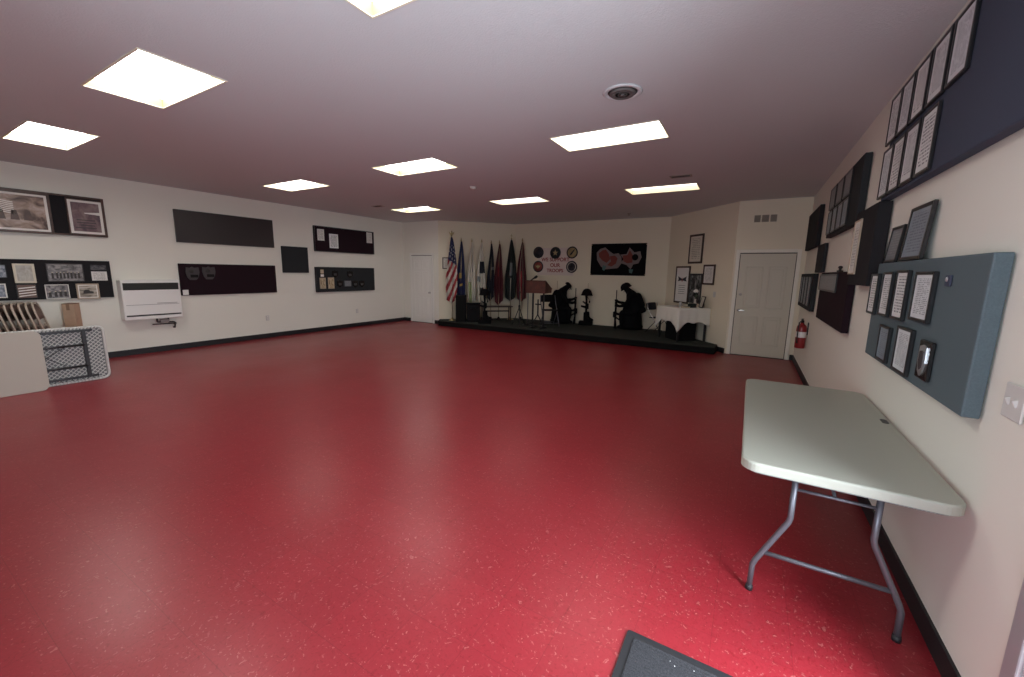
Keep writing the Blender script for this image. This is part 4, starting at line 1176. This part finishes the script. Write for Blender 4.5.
for x, z, cols, kind in ((-.56, .67, ('seal_black', 'shield_grey', 'seal_black'), 0), (.0, .655, ('seal_black', 'seal_green', 'seal_gold'), 1), (.53, .66, ('seal_black', 'seal_gold', 'seal_white'), 2),
                         (-.56, .25, ('seal_black', 'seal_red', 'seal_gold'), 3), (.53, .25, ('seal_black', 'seal_white', 'flag_navy'), 4)):
    b = MB(); R = .172
    b.lathe([(0, 0), (R, 0), (R, .010), (0, .011)], (x, -.006, z), 28, 0, (PI / 2, 0, 0))
    b.lathe([(0, 0), (R * .80, 0), (R * .80, .013), (0, .0135)], (x, -.006, z), 28, 1, (PI / 2, 0, 0))
    b.lathe([(0, 0), (R * .66, 0), (R * .66, .015), (0, .0155)], (x, -.006, z), 28, 1 if kind in (2, 3) else 0, (PI / 2, 0, 0))
    if kind in (1, 4): b.prism([(x + a * R * .55, z + c * R * .55) for a, c in star(1, .42)], -.0235, -.020, 2)
    elif kind == 2: b.prism([(x + a * R, z + c * R) for a, c in ((-.45, -.5), (-.05, -.35), (.5, .45), (.35, .55), (-.25, -.1))], -.0235, -.020, 0)
    else:
        b.prism([(x + a * R, z + c * R) for a, c in ((-.5, .2), (-.15, .1), (0, .35), (.15, .1), (.5, .2), (.3, -.1), (.12, -.15), (0, -.45), (-.12, -.15), (-.3, -.1))], -.0235, -.020, 2)
    b.build('seal', list(cols), t)

t = thing('hanging_banner', 'black wall banner with two red and white crests', 'banner', (-3.215, YB - .003, 1.56))
MB().box((0, -.005, .43), (1.52, .010, .86), bev=.003).build('banner_cloth', 'banner_black', t)
em = MB(); y0, y1 = -.0125, -.010
em.prism([(-.60, .62), (-.50, .72), (-.36, .76), (-.24, .66), (-.12, .58), (.02, .60), (.10, .50), (.12, .34), (.02, .20), (-.16, .18), (-.34, .16), (-.46, .24), (-.58, .42)], y0, y1, 1)
em.prism([(-.54, .60), (-.44, .68), (-.34, .70), (-.26, .60), (-.20, .44), (-.30, .34), (-.42, .40), (-.52, .50)], y0 - .002, y0, 0)
em.prism([(-.22, .52), (-.08, .54), (.0, .46), (-.04, .32), (-.16, .24), (-.28, .28), (-.18, .38)], y0 - .002, y0, 0)
em.prism([(-.40, .28), (-.30, .24), (-.36, .12), (-.42, .16)], y0 - .002, y0, 2)
em.build('left_crest', ['crest_red', 'crest_white', 'teal'], t)
em = MB()
cx, cz = .34, .46
em.prism([(cx + a * .30, cz + c * .29) for a, c in ((-.9, .35), (-.35, .4), (-.1, 1.0), (.35, .55), (.85, .65), (1.0, .1), (.75, -.45), (.3, -.55), (.1, -1.0), (-.3, -.6), (-.8, -.45), (-.6, -.05))], y0, y1, 1)
em.prism([(cx + a * .22, cz + c * .22) for a, c in ((-.95, .35), (-.35, .4), (-.1, 1.0), (.3, .4), (.3, -.5), (-.3, -.6), (-.8, -.35))], y0 - .002, y0, 0)
em.lathe([(0, 0), (.085, 0), (.085, .004), (0, .0045)], (cx + .13, -.013, cz + .03), 18, 2, (PI / 2, 0, 0))
em.prism([(cx - .02, .17), (cx + .10, .17), (cx + .07, .06), (cx + .0, .08)], y0 - .002, y0, 3)
em.build('right_crest', ['crest_red', 'crest_white', 'banner_black', 'teal'], t)
fr = MB()
for sx in (-1, 1):
    for sz in (.03, .83): fr.lathe([(0, 0), (.014, 0), (.014, .004), (0, .0045)], (sx * .75, -.010, sz), 10, 0, (PI / 2, 0, 0))
fr.build('grommets', 'brass_dull', t)

# ================================================================== LEFT FOREGROUND: stored tables and chairs
def tabletop_vertical(mb, W, H, T, r=.07, m=0):
    mb.prism([(x, z + H / 2) for x, z in rrect(W, H, r)], -T, 0, m)
# plain one: its smooth top faces the room (+X world = local -Y)
t = thing('folded_table', 'plain tan folding table standing on edge, cut by picture left edge', 'folding table', (-7.70, .42, 0), RZL)
t.rotation_euler = Euler((-.03, 0, RZL))
b = MB(); tabletop_vertical(b, 1.80, .765, .045); bmesh.ops.bevel(b.bm, geom=[e for e in b.bm.edges if abs(e.verts[0].co.y - e.verts[1].co.y) < 1e-5], offset=.006, segments=2, affect='EDGES'); b.build('tabletop', 'table_tan', t)
b = MB()
for z in (.12, .64): b.box((0, .012, z), (1.5, .022, .03))
b.build('side_rail', 'steel_dark', t)
for x in (-.62, .62):
    b = MB(); b.tube([(x, .03, .16), (x, .03, .60)], .012); b.build('folded_leg', 'steel_dark', t)
# underside one
t = thing('folded_table', 'folding table on edge showing its latticed underside and black leg frame', 'folding table', (-7.86, 1.05, 0), RZL)
t.rotation_euler = Euler((-.03, 0, RZL))
W, H, T = 1.80, .765, .045
b = MB(); tabletop_vertical(b, W, H, .022, .08); b.build('tabletop', 'table_under', t)
rim = MB(); P = [(x, z + H / 2) for x, z in rrect(W - .03, H - .03, .07, 6)]
rim.tube([(x, -.03, z) for x, z in P], .016, 8, closed=True)
for k in range(48):
    x = -W / 2 + .09 + k * (W - .18) / 47
    for z in (.022, H - .022): rim.box((x, -.044, z), (.020, .022, .036), bev=.004)
rim.build('scalloped_rim', 'table_rib', t)
lat = MB(); hw, hz = W / 2 - .04, H - .08; zc = .04
step = .052; c = -hw * 2
def clip_line(x0, sgn):
    """diagonal through (x0, z=zc) within the lattice field"""
    pts = []
    for k in (0, 1):
        z = k * hz; x = x0 + sgn * z
        pts.append([x, z])
    (xa, za), (xb, zb) = pts
    def cut(xa, za, xb, zb):
        lo, hi = -hw, hw
        if (xa < lo and xb < lo) or (xa > hi and xb > hi): return None
        def at(x): return za + (x - xa) / (xb - xa) * (zb - za)
        A, B = (xa, za), (xb, zb)
        if A[0] < lo: A = (lo, at(lo))
        if A[0] > hi: A = (hi, at(hi))
        if B[0] < lo: B = (lo, at(lo))
        if B[0] > hi: B = (hi, at(hi))
        return A, B
    return cut(xa, za, xb, zb)
for sgn in (-1, 1):
    x0 = -hw - hz
    while x0 < hw + hz:
        r_ = clip_line(x0, sgn)
        if r_:
            A, B = r_
            if (Vector(A) - Vector(B)).length > .02:
                lat.bar((A[0], -.026 - .002 * (sgn > 0), A[1] + zc), (B[0], -.026 - .002 * (sgn > 0), B[1] + zc), .013, .008)
        x0 += step
lat.build('rib_lattice', 'table_rib', t)
for z in (.075, H - .055): 
    b = MB(); b.box((-.02, -.052, z), (1.58, .03, .030), bev=.003); b.build('side_rail', 'steel_dark', t)
for sx in (-1, 1):
    b = MB(); b.box((sx * .68, -.055, H / 2), (.042, .032, H - .14), bev=.004); b.build('hinge_bar', 'steel_dark', t)
    for z in (.225, .515):
        b = MB(); b.tube([(sx * .68, -.06, z), (sx * .06, -.06, z)], .016); b.build('folded_leg', 'steel_dark', t)
    b = MB(); b.tube([(sx * .30, -.062, H / 2), (sx * .06, -.062, H / 2)], .011); b.bar((sx * .48, -.06, .50), (sx * .30, -.06, H / 2), .014, .008); b.bar((sx * .48, -.06, .25), (sx * .30, -.06, H / 2), .014, .008)
    b.build('leg_brace', 'steel_dark', t)

# a row of folded chairs behind the tables
def folded_chair(label, loc, rz, lean):
    """folded metal chair, standing on its feet, back to local -Y side"""
    t = thing('folded_chair', label, 'chair', loc, rz, 'folded chairs stored behind the tables')
    t.rotation_euler = Euler((lean, 0, rz))
    w = .23; P = []
    for k in range(9): a = PI * k / 8; P.append((w - .09 + .09 * math.cos(a / 2) if False else 0, 0, 0))
    path = [(-w, 0, .012), (-w, 0, .86)] + [(-w + .11 * (1 - math.cos(a)), 0, .86 + .11 * math.sin(a)) for a in (.4, .8, 1.2, PI / 2)] + \
           [(w - .11 * (1 - math.cos(a)), 0, .86 + .11 * math.sin(a)) for a in (PI / 2, 1.2, .8, .4)] + [(w, 0, .86), (w, 0, .012)]
    MB().tube(path, .013).build('frame', 'chair_tan', t)
    n = 8; V = []; F = []
    for k in range(n + 1):
        u = 2 * k / n - 1; top = .955 - .10 * abs(u) ** 4
        for q in range(4): V.append((u * (w - .006), -.006 + .012 * (1 - u * u), .74 + (top - .74) * q / 3))
    for k in range(n):
        for q in range(3): a = k * 4 + q; F.append((a, a + 4, a + 5, a + 1))
    b = MB(); b.faces(V, F, smooth=True); o = b.build('backrest', 'chair_brown', t); o.modifiers.new('Thickness', 'SOLIDIFY').thickness = .012
    b = MB(); b.box((0, .018, .44), (.38, .020, .38), bev=.008); b.build('seat', 'chair_brown', t)
    b = MB()
    for sx in (-1, 1): b.tube([(sx * .20, .020, .012), (sx * .20, .020, .66)], .010)
    b.tube([(-.2, .020, .10), (.2, .020, .10)], .008)
    b.build('rear_leg_frame', 'chair_tan', t)
    return t
NCH = 9
for k in range(NCH):
    lb = ['front', 'second', 'third', 'fourth', 'fifth', 'sixth', 'seventh', 'eighth', 'ninth'][NCH - 1 - k]
    lbl = ('rightmost folded tan chair, its rounded back in front of the carton' if k == NCH - 1 else
           '%s folded tan metal chair counted from the carton in the stored row' % lb)
    folded_chair(lbl, (-9.13, 1.24 + k * .066, .004), PI - .30, -.20).scale = (1, 1, 1.07)
t = thing('storage_carton', 'tall narrow tan cardboard carton standing behind the stored tables', 'box', (-9.38, 1.985, 0), RZL - .65)
b = MB(); b.box((0, 0, .49), (.14, .17, .98), bev=.004); b.build('carton_body', 'carton', t)
b = MB(); b.box((.0, -.086, .93), (.04, .002, .10)); b.box((0, 0, .981), (.04, .17, .002)); b.build('tape_strip', 'carton_side', t)
b = MB(); b.prism([(-.07, .975), (.07, .975), (.07, .985), (-.07, .985)], -.085, -.004); b.prism([(-.07, .975), (.07, .975), (.07, .985), (-.07, .985)], .004, .085); b.build('top_flap', 'carton_side', t)

# ================================================================== RIGHT FOREGROUND
TX, TY0, TY1, TZ = .430, 2.115, 3.94, .74
t = thing('folding_table', 'long pale grey folding table in the foreground against right wall', 'folding table', (TX, (TY0 + TY1) / 2, 0))
L_ = TY1 - TY0; Wt = .775
b = MB(); b.slab(rrect(Wt, L_, .075, 7), TZ - .045, TZ, bev=.010); b.build('tabletop', 'table_plastic', t)
b = MB(); b.slab(rrect(Wt - .05, L_ - .05, .06, 6), TZ - .060, TZ - .0455); b.build('under_skirt', 'table_under', t)
b = MB(); b.slab(rrect(.032, .085, .014, 5, cx=.355, cy=.165), TZ - .0005, TZ + .0025); b.build('slot', 'black_rubber', t)
for sx in (-1, 1):
    b = MB(); b.box((sx * .30, 0, TZ - .075), (.028, L_ - .24, .030)); b.build('side_rail', 'leg_grey', t)
for sy in (-1, 1):
    y = sy * (L_ / 2 - .125)
    for sx in (-1, 1):
        pts = [(sx * .155, y, TZ - .07), (sx * .155, y, .45), (sx * .160, y, .425), (sx * .275, y, .175), (sx * .285, y, .145), (sx * .287, y, .012)]
        lg = MB(); lg.tube(pts, .0135, 10); lo = lg.build('leg', 'leg_grey', t)
        f = MB(); f.lathe([(.017, 0), (.018, .012), (.015, .03)], (sx * .287, y, 0), 12); f.build('foot_cap', 'black_rubber', lo)
    c = MB(); c.tube([(-.250, y, .228), (.250, y, .228)], .0115, 8); c.build('crossbar', 'leg_grey', t)
    c = MB(); c.tube([(-.155, y, TZ - .085), (.155, y, TZ - .085)], .012, 8); c.build('hinge_bar', 'leg_grey', t)
    c = MB(); c.tube([(0, y, .60), (0, y - sy * .45, TZ - .07)], .008, 8); c.tube([(-.155, y, .60), (.155, y, .60)], .008, 8); c.build('folding_brace', 'leg_grey', t)

t = thing('door_mat', 'charcoal ribbed door mat with a rubber border on the red floor', 'door mat', (.13, 1.16, 0))
MW, MD = .92, 1.0
b = MB(); b.slab(rrect(MW, MD, .012, 2), 0, .007); b.build('rubber_border', 'mat_rubber', t)
b = MB(); b.slab(rrect(MW - .07, MD - .07, .008, 2), .007, .0105)
for k in range(64): b.box((0, -MD / 2 + .045 + k * (MD - .09) / 63, .0108), (MW - .08, .008, .0024))
b.build('carpet_insert', 'mat_carpet', t)
rl = random.Random(5)
lt = MB()
for k in range(26): lt.ball((rl.uniform(-.42, .42), rl.uniform(-.45, .47), .0145), (rl.uniform(.001, .003), rl.uniform(.001, .003), .0012), seg=6)
lo = lt.build('lint_specks', 'lint', t); lo['kind'] = 'stuff'

# ================================================================== LIGHT
world = bpy.data.worlds.new('daylight_sky'); S.world = world; world.use_nodes = True
bg = world.node_tree.nodes['Background']
bg.inputs['Color'].default_value = (.72, .84, 1, 1); bg.inputs['Strength'].default_value = 2.0
def area(name, loc, rot, sx, sy, power, col):
    l = bpy.data.lights.new(name, 'AREA'); l.shape = 'RECTANGLE'; l.size = sx; l.size_y = sy; l.energy = power; l.color = col
    o = bpy.data.objects.new(name, l); COL.objects.link(o); o.location = loc; o.rotation_euler = rot
    o['kind'] = 'helper'
    return o
area('daylight_door', (XR + .8, 1.1, 1.45), (0, math.radians(80), 0), 2.0, 1.7, 330, (.82, .90, 1))
area('added_window_light', (-.9, YN - .8, 1.0), (math.radians(112), 0, 0), 2.6, 1.6, 150, (.80, .89, 1))  # added fill through the unseen window, tilted up to brighten the near ceiling

# ================================================================== CAMERA
FPX, YAW, PIT, ROL = 402.9333, -.5294, -.1636, .0177
fw = Vector((math.sin(YAW) * math.cos(PIT), math.cos(YAW) * math.cos(PIT), math.sin(PIT)))
r0 = Vector((math.cos(YAW), -math.sin(YAW), 0)); u0 = r0.cross(fw)
r1 = r0 * math.cos(ROL) + u0 * math.sin(ROL); u1 = -r0 * math.sin(ROL) + u0 * math.cos(ROL)
cam = bpy.data.cameras.new('camera'); co = bpy.data.objects.new('camera', cam); COL.objects.link(co)
cam.sensor_fit = 'HORIZONTAL'; cam.sensor_width = 36; cam.lens = FPX / 1024 * 36; cam.clip_start = .02
Mx = Matrix((( r1.x, u1.x, -fw.x), (r1.y, u1.y, -fw.y), (r1.z, u1.z, -fw.z))).to_4x4()
co.matrix_world = Matrix.Translation((0, 0, 1.6044)) @ Mx
S.camera = co

S.view_settings.view_transform = 'Standard'
S.view_settings.look = 'None'
S.view_settings.gamma = 1
S.view_settings.use_curve_mapping = False
S.view_settings.exposure = 0.22
try:
    S.cycles.use_denoising = True
    S.cycles.max_bounces = 10; S.cycles.diffuse_bounces = 6
    S.cycles.sample_clamp_indirect = 8
except Exception:
    pass
